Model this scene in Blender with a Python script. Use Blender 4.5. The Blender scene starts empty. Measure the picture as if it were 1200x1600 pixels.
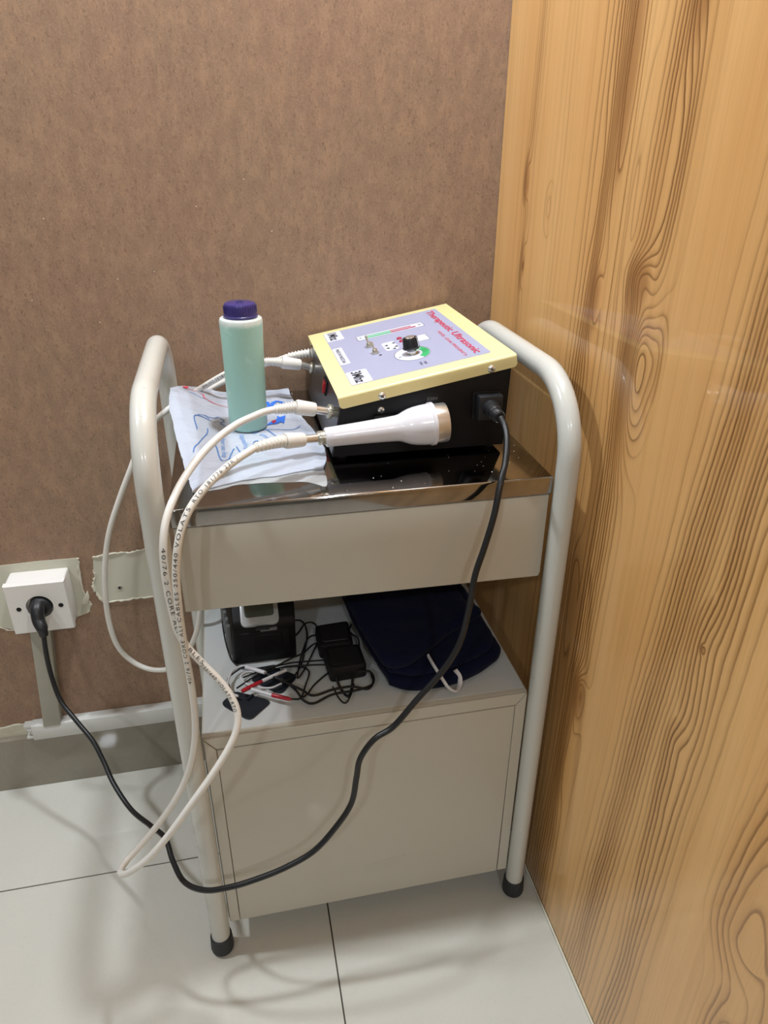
import bpy, bmesh, math, random
from mathutils import Vector, Matrix
from mathutils.bvhtree import BVHTree
random.seed(7)
S = bpy.context.scene
COL = S.collection

# ---------------------------------------------------------------- camera, world, lights, exposure
cam_d = bpy.data.cameras.new('camera')
cam = bpy.data.objects.new('camera', cam_d); COL.objects.link(cam)
cam_d.sensor_fit = 'VERTICAL'; cam_d.sensor_height = 36.0; cam_d.lens = 36.0 * 1127.443 / 1600.0
cam_d.clip_start = 0.02
cam.matrix_world = Matrix(((0.978616, 0.091629, -0.184158, -0.48172),
                           (-0.205667, 0.450295, -0.86887, -1.29788),
                           (0.003312, 0.888166, 0.459511, 1.3),
                           (0, 0, 0, 1)))
S.camera = cam

wd = bpy.data.worlds.new('world'); S.world = wd; wd.use_nodes = True
wd.node_tree.nodes['Background'].inputs[0].default_value = (1.0, 0.97, 0.93, 1)
wd.node_tree.nodes['Background'].inputs[1].default_value = 0.02

def lamp(x, y, watt, r=0.058, col=(0.93, 1.0, 1.07)):
    d = bpy.data.lights.new('downlight', 'AREA'); d.shape = 'DISK'; d.size = 2 * r
    d.energy = watt; d.color = col
    o = bpy.data.objects.new('downlight', d); COL.objects.link(o); o.location = (x, y, 2.585)
    return o
lamp(-0.22, -0.36, 21)          # above the trolley
lamp(-1.63, -0.36, 19)          # further left along the wall
lamp(-1.63, -2.92, 13)           # behind the camera, left (its double reflection sits on the skirting)
lamp(-0.22, -2.92, 10)           # behind the camera, right

S.view_settings.view_transform = 'Standard'
S.view_settings.look = 'None'
S.view_settings.gamma = 1.0
S.view_settings.use_curve_mapping = False
S.view_settings.exposure = 0.32

# measured shapes (metres) of cables, prints and wall patches
D = {
'A_JACK': [(-0.3502,-0.328,0.9545),(-0.3576,-0.329,0.9563),(-0.3767,-0.331,0.9612),(-0.4037,-0.335,0.9681),(-0.4343,-0.343,0.9692)],
'A_PATH': [(-0.4343,-0.343,0.9692),(-0.4486,-0.348,0.9683),(-0.4638,-0.354,0.965),(-0.4859,-0.366,0.96),(-0.5122,-0.385,0.9493),(-0.538,-0.412,0.9345),(-0.5587,-0.445,0.9188),(-0.5724,-0.475,0.9036),(-0.5815,-0.492,0.8843),(-0.5865,-0.502,0.8593),(-0.5886,-0.506,0.8301),(-0.5889,-0.507,0.798),(-0.5874,-0.506,0.7681),(-0.585,-0.505,0.7371),(-0.5761,-0.506,0.7108),(-0.5595,-0.51,0.6839),(-0.5419,-0.518,0.6616),(-0.5289,-0.526,0.6408),(-0.5211,-0.535,0.6172),(-0.5235,-0.544,0.5941),(-0.5371,-0.552,0.5675),(-0.5638,-0.56,0.5303),(-0.5936,-0.565,0.4911),(-0.6298,-0.566,0.44),(-0.6619,-0.562,0.3968),(-0.6894,-0.552,0.3637),(-0.7097,-0.535,0.3352),(-0.7201,-0.515,0.3171),(-0.7156,-0.495,0.3114),(-0.6967,-0.485,0.3243),(-0.6692,-0.48,0.3532),(-0.639,-0.48,0.3952),(-0.6146,-0.482,0.4396),(-0.5967,-0.486,0.4885),(-0.5853,-0.49,0.5404),(-0.5802,-0.495,0.592),(-0.5788,-0.5,0.6474),(-0.5787,-0.508,0.7023),(-0.5783,-0.516,0.7491),(-0.577,-0.52,0.7907),(-0.5747,-0.519,0.8271),(-0.5692,-0.516,0.8608),(-0.5611,-0.508,0.8862),(-0.5496,-0.497,0.9053),(-0.5322,-0.482,0.9221),(-0.5102,-0.464,0.9351),(-0.4897,-0.448,0.9437),(-0.473,-0.436,0.9486),(-0.4662,-0.431,0.9504)],
'A_PLUG2': [(-0.4662,-0.431,0.9504),(-0.4519,-0.421,0.9497),(-0.4372,-0.408,0.947),(-0.4258,-0.4,0.9447),(-0.4002,-0.388,0.9399),(-0.3823,-0.383,0.9384),(-0.3714,-0.38,0.9382)],
'PROBE': [(-0.3697,-0.38,0.9376),(-0.2508,-0.378,0.9472),(-0.1922,-0.377,0.9468)],
'B_JACK': [(-0.3442,-0.06,0.9413),(-0.3553,-0.06,0.9454),(-0.3698,-0.062,0.9502),(-0.4018,-0.066,0.9575),(-0.4302,-0.07,0.9618)],
'B_PATH': [(-0.4302,-0.07,0.9618),(-0.4509,-0.073,0.961),(-0.4783,-0.078,0.9551),(-0.5061,-0.075,0.9414),(-0.5371,-0.06,0.9208),(-0.5695,-0.054,0.9015),(-0.6013,-0.062,0.8843),(-0.6279,-0.08,0.8672),(-0.6499,-0.09,0.8401),(-0.6712,-0.098,0.7978),(-0.6973,-0.098,0.7453),(-0.7242,-0.098,0.6847),(-0.7418,-0.096,0.6262),(-0.7545,-0.094,0.5576),(-0.7604,-0.09,0.4832),(-0.7546,-0.09,0.4246),(-0.7341,-0.092,0.3853),(-0.7039,-0.098,0.3643),(-0.6689,-0.108,0.365),(-0.6368,-0.125,0.3909),(-0.6101,-0.15,0.4477),(-0.5924,-0.165,0.4975),(-0.5827,-0.17,0.5424),(-0.5784,-0.155,0.5737),(-0.5794,-0.115,0.5903),(-0.5899,-0.04,0.6039),(-0.5892,0.004,0.651),(-0.5833,0.004,0.7327),(-0.5746,0.004,0.7973),(-0.5631,0.004,0.8467),(-0.5418,0.003,0.8848),(-0.5089,-0.002,0.907),(-0.4734,-0.01,0.9251),(-0.4387,-0.016,0.9388),(-0.4031,-0.02,0.9496),(-0.3869,-0.02,0.9545)],
'B_PLUG2': [(-0.3869,-0.02,0.9545),(-0.3639,-0.0195,0.9573),(-0.3408,-0.019,0.9588),(-0.3059,-0.0185,0.961),(-0.2848,-0.018,0.9621),(-0.2708,-0.018,0.9631)],
'CORD': [(-0.8824,-0.081,0.465),(-0.8844,-0.088,0.4252),(-0.8829,-0.097,0.3777),(-0.8716,-0.116,0.3281),(-0.8434,-0.145,0.2969),(-0.8147,-0.175,0.2688),(-0.7956,-0.205,0.2415),(-0.7757,-0.245,0.2207),(-0.7414,-0.3,0.2073),(-0.7016,-0.355,0.2209),(-0.6719,-0.4,0.2359),(-0.6574,-0.445,0.2332),(-0.6371,-0.49,0.2354),(-0.6033,-0.52,0.2469),(-0.5624,-0.535,0.2637),(-0.5222,-0.54,0.2774),(-0.4768,-0.542,0.2946),(-0.4307,-0.54,0.3182),(-0.3938,-0.535,0.3578),(-0.3683,-0.53,0.398),(-0.3588,-0.525,0.4449),(-0.3519,-0.522,0.48),(-0.3301,-0.52,0.5121),(-0.3007,-0.518,0.5297),(-0.2669,-0.515,0.5701),(-0.2291,-0.512,0.6148),(-0.2039,-0.51,0.6612),(-0.1917,-0.506,0.7174),(-0.1851,-0.502,0.7669),(-0.1721,-0.496,0.8077),(-0.1589,-0.488,0.8512),(-0.1484,-0.475,0.8917),(-0.1357,-0.455,0.9147),(-0.1281,-0.435,0.934),(-0.1257,-0.418,0.9479),(-0.1283,-0.405,0.9583)],
'INLET': [(-0.1283,-0.405,0.9583),(-0.1313,-0.396,0.9666),(-0.1352,-0.385,0.9706)],
'WIRE0': [(-0.434,-0.2582,0.508),(-0.4136,-0.2358,0.508),(-0.3969,-0.2097,0.508),(-0.3808,-0.213,0.508),(-0.3787,-0.2526,0.508),(-0.3953,-0.2954,0.508),(-0.413,-0.3351,0.508),(-0.4271,-0.357,0.508),(-0.4167,-0.3087,0.508),(-0.4,-0.2577,0.508),(-0.3848,-0.2456,0.508),(-0.37,-0.2563,0.508)],
'WIRE1': [(-0.5149,-0.3426,0.511),(-0.4828,-0.3295,0.511),(-0.4392,-0.3182,0.511),(-0.4067,-0.318,0.511),(-0.3742,-0.3212,0.511),(-0.3345,-0.3153,0.511)],
'WIRE2': [(-0.5257,-0.3677,0.514),(-0.4938,-0.3424,0.514),(-0.4508,-0.3297,0.514),(-0.4137,-0.334,0.514),(-0.3895,-0.339,0.514),(-0.3664,-0.3437,0.514)],
'WIRE3': [(-0.476,-0.3448,0.517),(-0.4537,-0.3672,0.517),(-0.4255,-0.3965,0.517),(-0.4073,-0.4155,0.517),(-0.3754,-0.4068,0.517),(-0.3439,-0.404,0.517),(-0.3195,-0.4137,0.517),(-0.3066,-0.3959,0.517),(-0.3091,-0.3759,0.517),(-0.3277,-0.3721,0.517)],
'WIRE4': [(-0.4422,-0.4055,0.508),(-0.4271,-0.4071,0.508),(-0.4154,-0.3755,0.508),(-0.4066,-0.3448,0.508),(-0.4165,-0.3276,0.508),(-0.4398,-0.3228,0.508),(-0.4669,-0.3257,0.508),(-0.4879,-0.3214,0.508)],
'WIRE5': [(-0.4533,-0.3585,0.511),(-0.4332,-0.3879,0.511),(-0.4243,-0.4111,0.511),(-0.4085,-0.4233,0.511),(-0.3762,-0.4104,0.511),(-0.3345,-0.4098,0.511),(-0.3097,-0.4008,0.511),(-0.3063,-0.3725,0.511)],
'WIRE6': [(-0.3737,-0.3943,0.514),(-0.3677,-0.4232,0.514),(-0.3596,-0.4368,0.514),(-0.3491,-0.4225,0.514),(-0.3398,-0.3982,0.514)],
'WIRE7': [(-0.317,-0.2387,0.517),(-0.3236,-0.257,0.517),(-0.3213,-0.2709,0.517),(-0.3128,-0.2877,0.517),(-0.3183,-0.3316,0.517)],
'WIRE8': [(-0.4319,-0.2085,0.508),(-0.412,-0.1965,0.508),(-0.4001,-0.2071,0.508),(-0.3978,-0.2391,0.508),(-0.4074,-0.2839,0.508),(-0.4185,-0.3255,0.508),(-0.434,-0.3524,0.508),(-0.4537,-0.3612,0.508),(-0.4695,-0.3483,0.508)],
'WIRE9': [(-0.3653,-0.3503,0.511),(-0.3842,-0.363,0.511),(-0.4034,-0.3815,0.511),(-0.4137,-0.3981,0.511),(-0.423,-0.4084,0.511)],
'WIRE10': [(-0.5357,-0.3656,0.514),(-0.5394,-0.3411,0.514),(-0.5223,-0.3234,0.514),(-0.5096,-0.3193,0.514),(-0.4931,-0.3277,0.514)],
'WIRE11': [(-0.4805,-0.334,0.517),(-0.4559,-0.329,0.517),(-0.4333,-0.3166,0.517),(-0.4103,-0.3039,0.517),(-0.3888,-0.2813,0.517),(-0.3568,-0.2786,0.517)],
'WIRE12': [(-0.5482,-0.1374,0.508),(-0.5454,-0.199,0.508),(-0.5385,-0.2569,0.508),(-0.5284,-0.2943,0.508),(-0.5035,-0.3148,0.508),(-0.4609,-0.3168,0.508)],
'LEADS': [(-0.4769,-0.3393,0.514),(-0.5094,-0.316,0.514),(-0.5296,-0.3218,0.514),(-0.5384,-0.3461,0.514),(-0.5389,-0.3727,0.514),(-0.5242,-0.3879,0.514)],
'LEADS2': [(-0.4541,-0.3691,0.512),(-0.4752,-0.3757,0.512),(-0.5073,-0.3613,0.512),(-0.5188,-0.3397,0.512),(-0.509,-0.3286,0.512),(-0.4934,-0.3318,0.512)],
'PIN1': [(-0.5178,-0.3794,0.516),(-0.4843,-0.3613,0.516),(-0.4443,-0.3419,0.516)],
'PIN2': [(-0.5026,-0.3779,0.516),(-0.4714,-0.3981,0.516),(-0.4426,-0.4145,0.516)],
'PIN3': [(-0.5094,-0.3201,0.516),(-0.479,-0.3413,0.516)],
'PADF': [(-0.5521,-0.3882,0.5035),(-0.5305,-0.3622,0.5035),(-0.4722,-0.3972,0.5035),(-0.5091,-0.4347,0.5035)],
'PADB': [(-0.5049,-0.3388,0.5035),(-0.4714,-0.309,0.5035),(-0.4251,-0.3455,0.5035),(-0.458,-0.3849,0.5035)],
'BAGLOOP': [(-0.2162,-0.3923,0.552),(-0.2133,-0.4136,0.55),(-0.2049,-0.4382,0.54),(-0.1943,-0.4407,0.522),(-0.1816,-0.4394,0.512),(-0.1707,-0.4251,0.51),(-0.1686,-0.4167,0.52),(-0.1746,-0.4097,0.53)],
'LABEL': [(0.0264,-0.0131),(0.0242,-0.3169),(0.227,-0.3282),(0.2351,-0.023)],
'PATCH2': [(-0.7891,0.013,0.5665),(-0.7731,0.013,0.5689),(-0.7403,0.013,0.5709),(-0.7162,0.013,0.5695),(-0.695,0.013,0.5729),(-0.667,0.013,0.5711),(-0.6604,0.013,0.4601),(-0.7137,0.013,0.461),(-0.7516,0.013,0.4599),(-0.7865,0.013,0.46),(-0.7945,0.013,0.4783),(-0.799,0.013,0.5019),(-0.7928,0.013,0.5238),(-0.7927,0.013,0.5388)],
'PATCH1': [(-1.0273,0.013,0.5638),(-0.9583,0.013,0.5682),(-0.8887,0.013,0.5698),(-0.8173,0.013,0.5684),(-0.8185,0.013,0.542),(-0.8206,0.013,0.4971),(-0.8146,0.013,0.4686),(-0.812,0.013,0.4557),(-0.8212,0.013,0.4381),(-0.8434,0.013,0.4317),(-0.9181,0.013,0.4252),(-0.9656,0.013,0.4179),(-0.9897,0.013,0.4278),(-1.0508,0.013,0.4677)],
'PATCH3': [(-1.1255,0.013,0.1624),(-1.0477,0.013,0.1691),(-1.0187,0.013,0.1726),(-0.9894,0.013,0.1706),(-0.9995,0.013,0.1222),(-1.0328,0.013,0.1195),(-1.0589,0.013,0.1192),(-1.1367,0.013,0.1164)],
'SCREWHOLE': [(-0.7503,0.012,0.4915)],
'SCRATCH': [(-0.4251,0.013,1.3232),(-0.426,0.013,1.2872),(-0.4294,0.013,1.2454)],
'SCRATCH2': [(-0.5538,0.013,1.4733),(-0.5516,0.013,1.4305),(-0.555,0.013,1.3651)],
'G_TOP': [(-0.5899,-0.0865,0.93),(-0.5724,-0.0533,0.922),(-0.5367,-0.0264,0.908),(-0.5099,-0.0223,0.898),(-0.465,-0.0155,0.893),(-0.4132,-0.0144,0.893),(-0.3895,-0.0107,0.894)],
'G_RIGHT': [(-0.3895,-0.0107,0.894),(-0.3859,-0.0668,0.889),(-0.3806,-0.146,0.889),(-0.3683,-0.2217,0.889),(-0.3619,-0.2888,0.889),(-0.3641,-0.3408,0.891),(-0.3723,-0.3741,0.891)],
'G_BOT': [(-0.5512,-0.4155,0.889),(-0.5267,-0.4066,0.889),(-0.493,-0.3929,0.889),(-0.4671,-0.3876,0.889),(-0.4321,-0.384,0.889),(-0.4003,-0.375,0.889),(-0.3723,-0.3741,0.891)],
'G_LEFT': [(-0.5899,-0.0865,0.93),(-0.5896,-0.1488,0.924),(-0.5824,-0.2066,0.912),(-0.5741,-0.2661,0.898),(-0.5617,-0.3424,0.889),(-0.5512,-0.4155,0.889)],
'G2_BOT': [(-0.5514,-0.4143,0.8875),(-0.5186,-0.409,0.8875),(-0.4933,-0.3999,0.8875),(-0.4594,-0.4006,0.8875),(-0.4254,-0.4054,0.8875),(-0.3957,-0.4114,0.8875),(-0.3798,-0.4291,0.8875),(-0.3748,-0.424,0.8875)],
'G2_RIGHT': [(-0.3671,-0.3342,0.8875),(-0.3725,-0.3613,0.8875),(-0.3714,-0.3929,0.8875),(-0.3748,-0.424,0.8875)],
'HAND0': [(-0.5264,-0.1823,0.897),(-0.5503,-0.1746,0.897),(-0.5465,-0.2212,0.897)],
'HAND1': [(-0.5503,-0.1746,0.897),(-0.5385,-0.168,0.897),(-0.5284,-0.176,0.897)],
'HAND2': [(-0.5385,-0.168,0.897),(-0.5214,-0.1714,0.897),(-0.5143,-0.1637,0.897),(-0.5064,-0.1744,0.897),(-0.5115,-0.1853,0.897),(-0.5047,-0.1984,0.897)],
'HAND3': [(-0.5312,-0.2131,0.897),(-0.532,-0.2324,0.897),(-0.5403,-0.2574,0.897),(-0.5491,-0.2813,0.897),(-0.5515,-0.2957,0.897)],
'HAND4': [(-0.5361,-0.3012,0.897),(-0.5289,-0.2879,0.897),(-0.5216,-0.2741,0.897),(-0.5179,-0.285,0.897),(-0.5153,-0.3103,0.897),(-0.511,-0.3278,0.897),(-0.5038,-0.3269,0.897),(-0.4993,-0.3207,0.897)],
'HAND5': [(-0.5011,-0.3227,0.897),(-0.4959,-0.292,0.897),(-0.493,-0.285,0.897)],
'HAND6': [(-0.49,-0.2779,0.897),(-0.4827,-0.3096,0.897)],
'HAND7': [(-0.4681,-0.2258,0.897),(-0.4618,-0.2382,0.897),(-0.4485,-0.2269,0.897),(-0.4186,-0.2244,0.897),(-0.4003,-0.2223,0.897),(-0.3916,-0.2153,0.897),(-0.3887,-0.207,0.897)],
'HAND8': [(-0.4432,-0.2223,0.897),(-0.4302,-0.2474,0.897),(-0.421,-0.2547,0.897)],
'HAND9': [(-0.4637,-0.2781,0.897),(-0.4642,-0.2675,0.897),(-0.4583,-0.2634,0.897),(-0.4493,-0.2731,0.897)],
'HAND10': [(-0.4971,-0.2143,0.897),(-0.4894,-0.2215,0.897),(-0.4825,-0.2201,0.897)],
'SWOOSH': [(-0.571,-0.0577,0.897),(-0.5665,-0.0655,0.897),(-0.5535,-0.0716,0.897),(-0.5395,-0.0778,0.897),(-0.5351,-0.0957,0.897),(-0.5213,-0.1084,0.897),(-0.5003,-0.1126,0.897),(-0.4845,-0.1158,0.897)],
'SWOOSHTIP': [(-0.572,-0.061,0.897),(-0.5658,-0.0517,0.897),(-0.5615,-0.0526,0.897),(-0.5654,-0.0658,0.897)],
'LETC': [(-0.4204,-0.1152,0.897),(-0.4235,-0.0976,0.897),(-0.4184,-0.0882,0.897),(-0.4095,-0.0865,0.897),(-0.4049,-0.0979,0.897)],
'LETD': [(-0.4355,-0.1321,0.897),(-0.4302,-0.1166,0.897),(-0.4319,-0.0925,0.897),(-0.4357,-0.0847,0.897)],
'ARROW': [(-0.4414,-0.2082,0.897),(-0.4354,-0.1947,0.897),(-0.4253,-0.1816,0.897),(-0.4201,-0.1672,0.897),(-0.4202,-0.1546,0.897),(-0.4168,-0.1647,0.897),(-0.4067,-0.1573,0.897),(-0.4122,-0.1963,0.897),(-0.4155,-0.1866,0.897),(-0.4237,-0.2,0.897),(-0.4372,-0.2061,0.897)],
'ARROWDOT': [(-0.432,-0.1894,0.897),(-0.4253,-0.1816,0.897),(-0.424,-0.191,0.897),(-0.4299,-0.2017,0.897)],
'TXT': [(-0.5101,-0.2395,0.897),(-0.5082,-0.3165,0.897),(-0.4822,-0.2396,0.897),(-0.4723,-0.3018,0.897),(-0.4514,-0.2431,0.897),(-0.4361,-0.2625,0.897),(-0.5585,-0.0842,0.897),(-0.5372,-0.0986,0.897)],
}
# ---------------------------------------------------------------- helpers
def lin(h):
    h = h.lstrip('#'); o = []
    for i in (0, 2, 4):
        c = int(h[i:i+2], 16) / 255.0
        o.append(c / 12.92 if c <= 0.04045 else ((c + 0.055) / 1.055) ** 2.4)
    return tuple(o) + (1.0,)

class NT:
    """small wrapper for building node graphs"""
    def __init__(self, name):
        self.m = bpy.data.materials.new(name); self.m.use_nodes = True
        self.t = self.m.node_tree; self.n = self.t.nodes; self.l = self.t.links
        self.b = self.n['Principled BSDF']
    def put(self, sock, v):
        if isinstance(v, bpy.types.NodeSocket): self.l.new(v, sock)
        else: sock.default_value = v
    def math(self, op, a, b=None, c=None, clamp=False):
        n = self.n.new('ShaderNodeMath'); n.operation = op; n.use_clamp = clamp
        self.put(n.inputs[0], a)
        if b is not None: self.put(n.inputs[1], b)
        if c is not None: self.put(n.inputs[2], c)
        return n.outputs[0]
    def noise(self, vec, scale=1.0, detail=2.0, rough=0.5, dist=0.0):
        n = self.n.new('ShaderNodeTexNoise')
        self.put(n.inputs['Vector'], vec); n.inputs['Scale'].default_value = scale
        n.inputs['Detail'].default_value = detail; n.inputs['Roughness'].default_value = rough
        n.inputs['Distortion'].default_value = dist
        return n.outputs[0]
    def obj_co(self):
        return self.n.new('ShaderNodeTexCoord').outputs['Object']
    def sep(self, v):
        n = self.n.new('ShaderNodeSeparateXYZ'); self.put(n.inputs[0], v); return n.outputs
    def comb(self, x, y, z=0.0):
        n = self.n.new('ShaderNodeCombineXYZ')
        self.put(n.inputs[0], x); self.put(n.inputs[1], y); self.put(n.inputs[2], z); return n.outputs[0]
    def scale(self, v, s):
        n = self.n.new('ShaderNodeVectorMath'); n.operation = 'MULTIPLY'
        self.put(n.inputs[0], v); n.inputs[1].default_value = s; return n.outputs[0]
    def mix(self, f, a, b):
        n = self.n.new('ShaderNodeMix'); n.data_type = 'RGBA'
        self.put(n.inputs[0], f); self.put(n.inputs[6], a); self.put(n.inputs[7], b); return n.outputs[2]
    def ss(self, x, a, b):
        n = self.n.new('ShaderNodeMapRange'); n.interpolation_type = 'SMOOTHSTEP'
        self.put(n.inputs[0], x); n.inputs[1].default_value = a; n.inputs[2].default_value = b
        return n.outputs[0]
    def set(self, **k):
        for a, v in k.items(): self.put(self.b.inputs[a.replace('_', ' ')], v)
        return self
    def bump(self, h, strength=0.1, dist=0.001):
        n = self.n.new('ShaderNodeBump'); n.inputs['Strength'].default_value = strength
        n.inputs['Distance'].default_value = dist; self.put(n.inputs['Height'], h)
        self.l.new(n.outputs[0], self.b.inputs['Normal'])

def plain(name, col, rough=0.5, metal=0.0, var=0.05, scale=30.0, coat=0.0, spec=0.5, bump=0.0):
    """one-colour surface with slight procedural mottling"""
    t = NT(name); co = t.obj_co()
    n = t.noise(co, scale, 4)
    c = lin(col); d = tuple(x * (1 - 2 * var) for x in c[:3]) + (1,)
    t.set(Base_Color=t.mix(n, d, tuple(min(1, x * (1 + var)) for x in c[:3]) + (1,)), Metallic=metal)
    t.put(t.b.inputs['Roughness'], t.math('MULTIPLY_ADD', n, 0.12 * rough, rough * 0.94))
    t.b.inputs['Coat Weight'].default_value = coat; t.b.inputs['Coat Roughness'].default_value = 0.05
    t.b.inputs['Specular IOR Level'].default_value = spec
    if bump: t.bump(t.noise(co, scale * 8, 3), bump, 0.0005)
    return t.m

def smooth(me, ang=40):
    for p in me.polygons: p.use_smooth = True
    try: me.set_sharp_from_angle(angle=math.radians(ang))
    except Exception: pass

def root_loc(o):
    v = Vector((0, 0, 0))
    while o is not None: v += o.location; o = o.parent
    return v

def obj(name, bm, mat, parent=None, ang=40, kind=None, label=None, loc=None):
    """link a bmesh given in world coordinates as one mesh object"""
    bmesh.ops.recalc_face_normals(bm, faces=bm.faces)
    me = bpy.data.meshes.new(name)
    base = root_loc(parent) if parent is not None else Vector(loc or (0, 0, 0))
    bmesh.ops.translate(bm, verts=bm.verts, vec=-base)
    bm.to_mesh(me); bm.free()
    me.materials.append(mat); smooth(me, ang)
    o = bpy.data.objects.new(name, me); COL.objects.link(o)
    if parent is not None: o.parent = parent
    elif loc: o.location = loc
    if kind: o['kind'] = kind
    if label: o['label'] = label
    return o

def obj_me(name, me, mat, parent):
    me.materials.clear(); me.materials.append(mat)
    o = bpy.data.objects.new(name, me); COL.objects.link(o); o.parent = parent
    return o

def thing(name, label, cat, loc, group=None):
    o = bpy.data.objects.new(name, None); COL.objects.link(o); o.location = loc
    o.empty_display_size = 0.02
    o['label'] = label; o['category'] = cat
    if group: o['group'] = group
    return o

def structure(o):
    o['kind'] = 'structure'; return o

def box(bm, x0, x1, y0, y1, z0, z1, bev=0.0, seg=2):
    vs = [bm.verts.new(p) for p in ((x0,y0,z0),(x1,y0,z0),(x1,y1,z0),(x0,y1,z0),(x0,y0,z1),(x1,y0,z1),(x1,y1,z1),(x0,y1,z1))]
    fs = [bm.faces.new([vs[i] for i in q]) for q in ((3,2,1,0),(4,5,6,7),(0,1,5,4),(1,2,6,5),(2,3,7,6),(3,0,4,7))]
    if bev > 0:
        es = list({e for f in fs for e in f.edges})
        bmesh.ops.bevel(bm, geom=es, offset=bev, segments=seg, profile=0.5, affect='EDGES')
    return bm

def B(*a, **k):
    return box(bmesh.new(), *a, **k)

def prism(bm, poly, axis, a, b, bev=0.0, seg=2):
    """extrude a polygon (list of 2D points) along an axis: 'x' -> (a|b, p, q); 'y' -> (p, a|b, q); 'z' -> (p, q, a|b)"""
    def P(p, t):
        return {'x': (t, p[0], p[1]), 'y': (p[0], t, p[1]), 'z': (p[0], p[1], t)}[axis]
    A = [bm.verts.new(P(p, a)) for p in poly]; C = [bm.verts.new(P(p, b)) for p in poly]
    n = len(poly); fs = [bm.faces.new(A), bm.faces.new(C[::-1])]
    for i in range(n): fs.append(bm.faces.new((A[i], C[i], C[(i+1) % n], A[(i+1) % n])))
    if bev > 0:
        es = list({e for f in fs for e in f.edges})
        bmesh.ops.bevel(bm, geom=es, offset=bev, segments=seg, profile=0.5, affect='EDGES')
    return bm

def catmull(P, n=8, closed=False):
    P = [Vector(p) for p in P]; out = []
    m = len(P)
    for i in range(m - 1):
        p0 = P[i-1] if i > 0 else P[0] * 2 - P[1]
        p1, p2 = P[i], P[i+1]
        p3 = P[i+2] if i + 2 < m else P[-1] * 2 - P[-2]
        for k in range(n):
            t = k / n
            out.append(0.5 * ((2*p1) + (p2-p0)*t + (2*p0-5*p1+4*p2-p3)*t*t + (3*p1-p0-3*p2+p3)*t*t*t))
    out.append(P[-1]); return out

def frames(pts):
    T = []
    for i in range(len(pts)):
        a = pts[max(i-1, 0)]; b = pts[min(i+1, len(pts)-1)]
        d = (b - a); T.append(d.normalized() if d.length > 1e-9 else Vector((0,0,1)))
    n = Vector((0,0,1)) if abs(T[0].z) < 0.9 else Vector((1,0,0))
    n = (n - T[0] * n.dot(T[0])).normalized(); N = [n]
    for i in range(1, len(pts)):
        n = N[-1] - T[i] * N[-1].dot(T[i]); N.append(n.normalized())
    return T, N

def tube(bm, pts, r, seg=12, caps=True, flat=1.0):
    """sweep a round section along points; r is a number or one number per point"""
    pts = [Vector(p) for p in pts]; T, N = frames(pts); rings = []
    for i, p in enumerate(pts):
        b = T[i].cross(N[i]); rr = r[i] if isinstance(r, (list, tuple)) else r
        rings.append([bm.verts.new(p + (N[i] * math.cos(a) + b * math.sin(a) * flat) * rr)
                      for a in (2*math.pi*k/seg for k in range(seg))])
    for i in range(len(rings)-1):
        for k in range(seg):
            bm.faces.new((rings[i][k], rings[i][(k+1) % seg], rings[i+1][(k+1) % seg], rings[i+1][k]))
    if caps: bm.faces.new(rings[0][::-1]); bm.faces.new(rings[-1])
    return bm

def lathe(bm, prof, o, axis=(0,0,1), seg=24):
    """prof: list of (distance along axis, radius) from o"""
    d = Vector(axis).normalized(); o = Vector(o)
    n = Vector((0,0,1)) if abs(d.z) < 0.9 else Vector((1,0,0))
    n = (n - d * n.dot(d)).normalized(); b = d.cross(n); rings = []
    for (h, r) in prof:
        c = o + d * h
        if r < 1e-6: rings.append([bm.verts.new(c)])
        else: rings.append([bm.verts.new(c + (n*math.cos(a) + b*math.sin(a)) * r) for a in (2*math.pi*k/seg for k in range(seg))])
    for A, C in zip(rings, rings[1:]):
        for k in range(seg):
            k2 = (k+1) % seg
            if len(A) == 1 and len(C) == 1: continue
            if len(A) == 1: bm.faces.new((A[0], C[k2], C[k]))
            elif len(C) == 1: bm.faces.new((A[k], A[k2], C[0]))
            else: bm.faces.new((A[k], A[k2], C[k2], C[k]))
    if len(rings[0]) > 1: bm.faces.new(rings[0][::-1])
    if len(rings[-1]) > 1: bm.faces.new(rings[-1])
    return bm

def L(prof, o, axis=(0,0,1), seg=24): return lathe(bmesh.new(), prof, o, axis, seg)

def text_bm(s, size=1.0, sx=1.0, thick=0.0, bold=0.0, spacing=1.0, shear=0.0):
    """flat letters as a bmesh in the xy plane, centred; height about size*0.7"""
    c = bpy.data.curves.new('letters', 'FONT'); c.body = s; c.size = size
    c.align_x = 'CENTER'; c.align_y = 'CENTER'; c.offset = bold; c.space_character = spacing
    c.extrude = thick; c.resolution_u = 3; c.shear = shear
    o = bpy.data.objects.new('letters', c); COL.objects.link(o)
    dg = bpy.context.evaluated_depsgraph_get()
    me = bpy.data.meshes.new_from_object(o.evaluated_get(dg))
    bm = bmesh.new(); bm.from_mesh(me)
    bpy.data.objects.remove(o); bpy.data.meshes.remove(me); bpy.data.curves.remove(c)
    for v in bm.verts: v.co.x *= sx
    return bm

def text_fit(s, w, h, thick=0.0002, bold=0.0, spacing=1.0):
    """letters scaled to width w and height h, centred"""
    bm = text_bm(s, 1.0, bold=bold, spacing=spacing)
    xs = [v.co.x for v in bm.verts]; ys = [v.co.y for v in bm.verts]
    cx, cy = (max(xs)+min(xs))/2, (max(ys)+min(ys))/2
    kx, ky = w/(max(xs)-min(xs)), h/(max(ys)-min(ys))
    for v in bm.verts: v.co = Vector(((v.co.x-cx)*kx, (v.co.y-cy)*ky, 0))
    return bm

def warp(bm, f):
    for v in bm.verts: v.co = Vector(f(v.co.x, v.co.y, v.co.z))
    return bm

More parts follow.
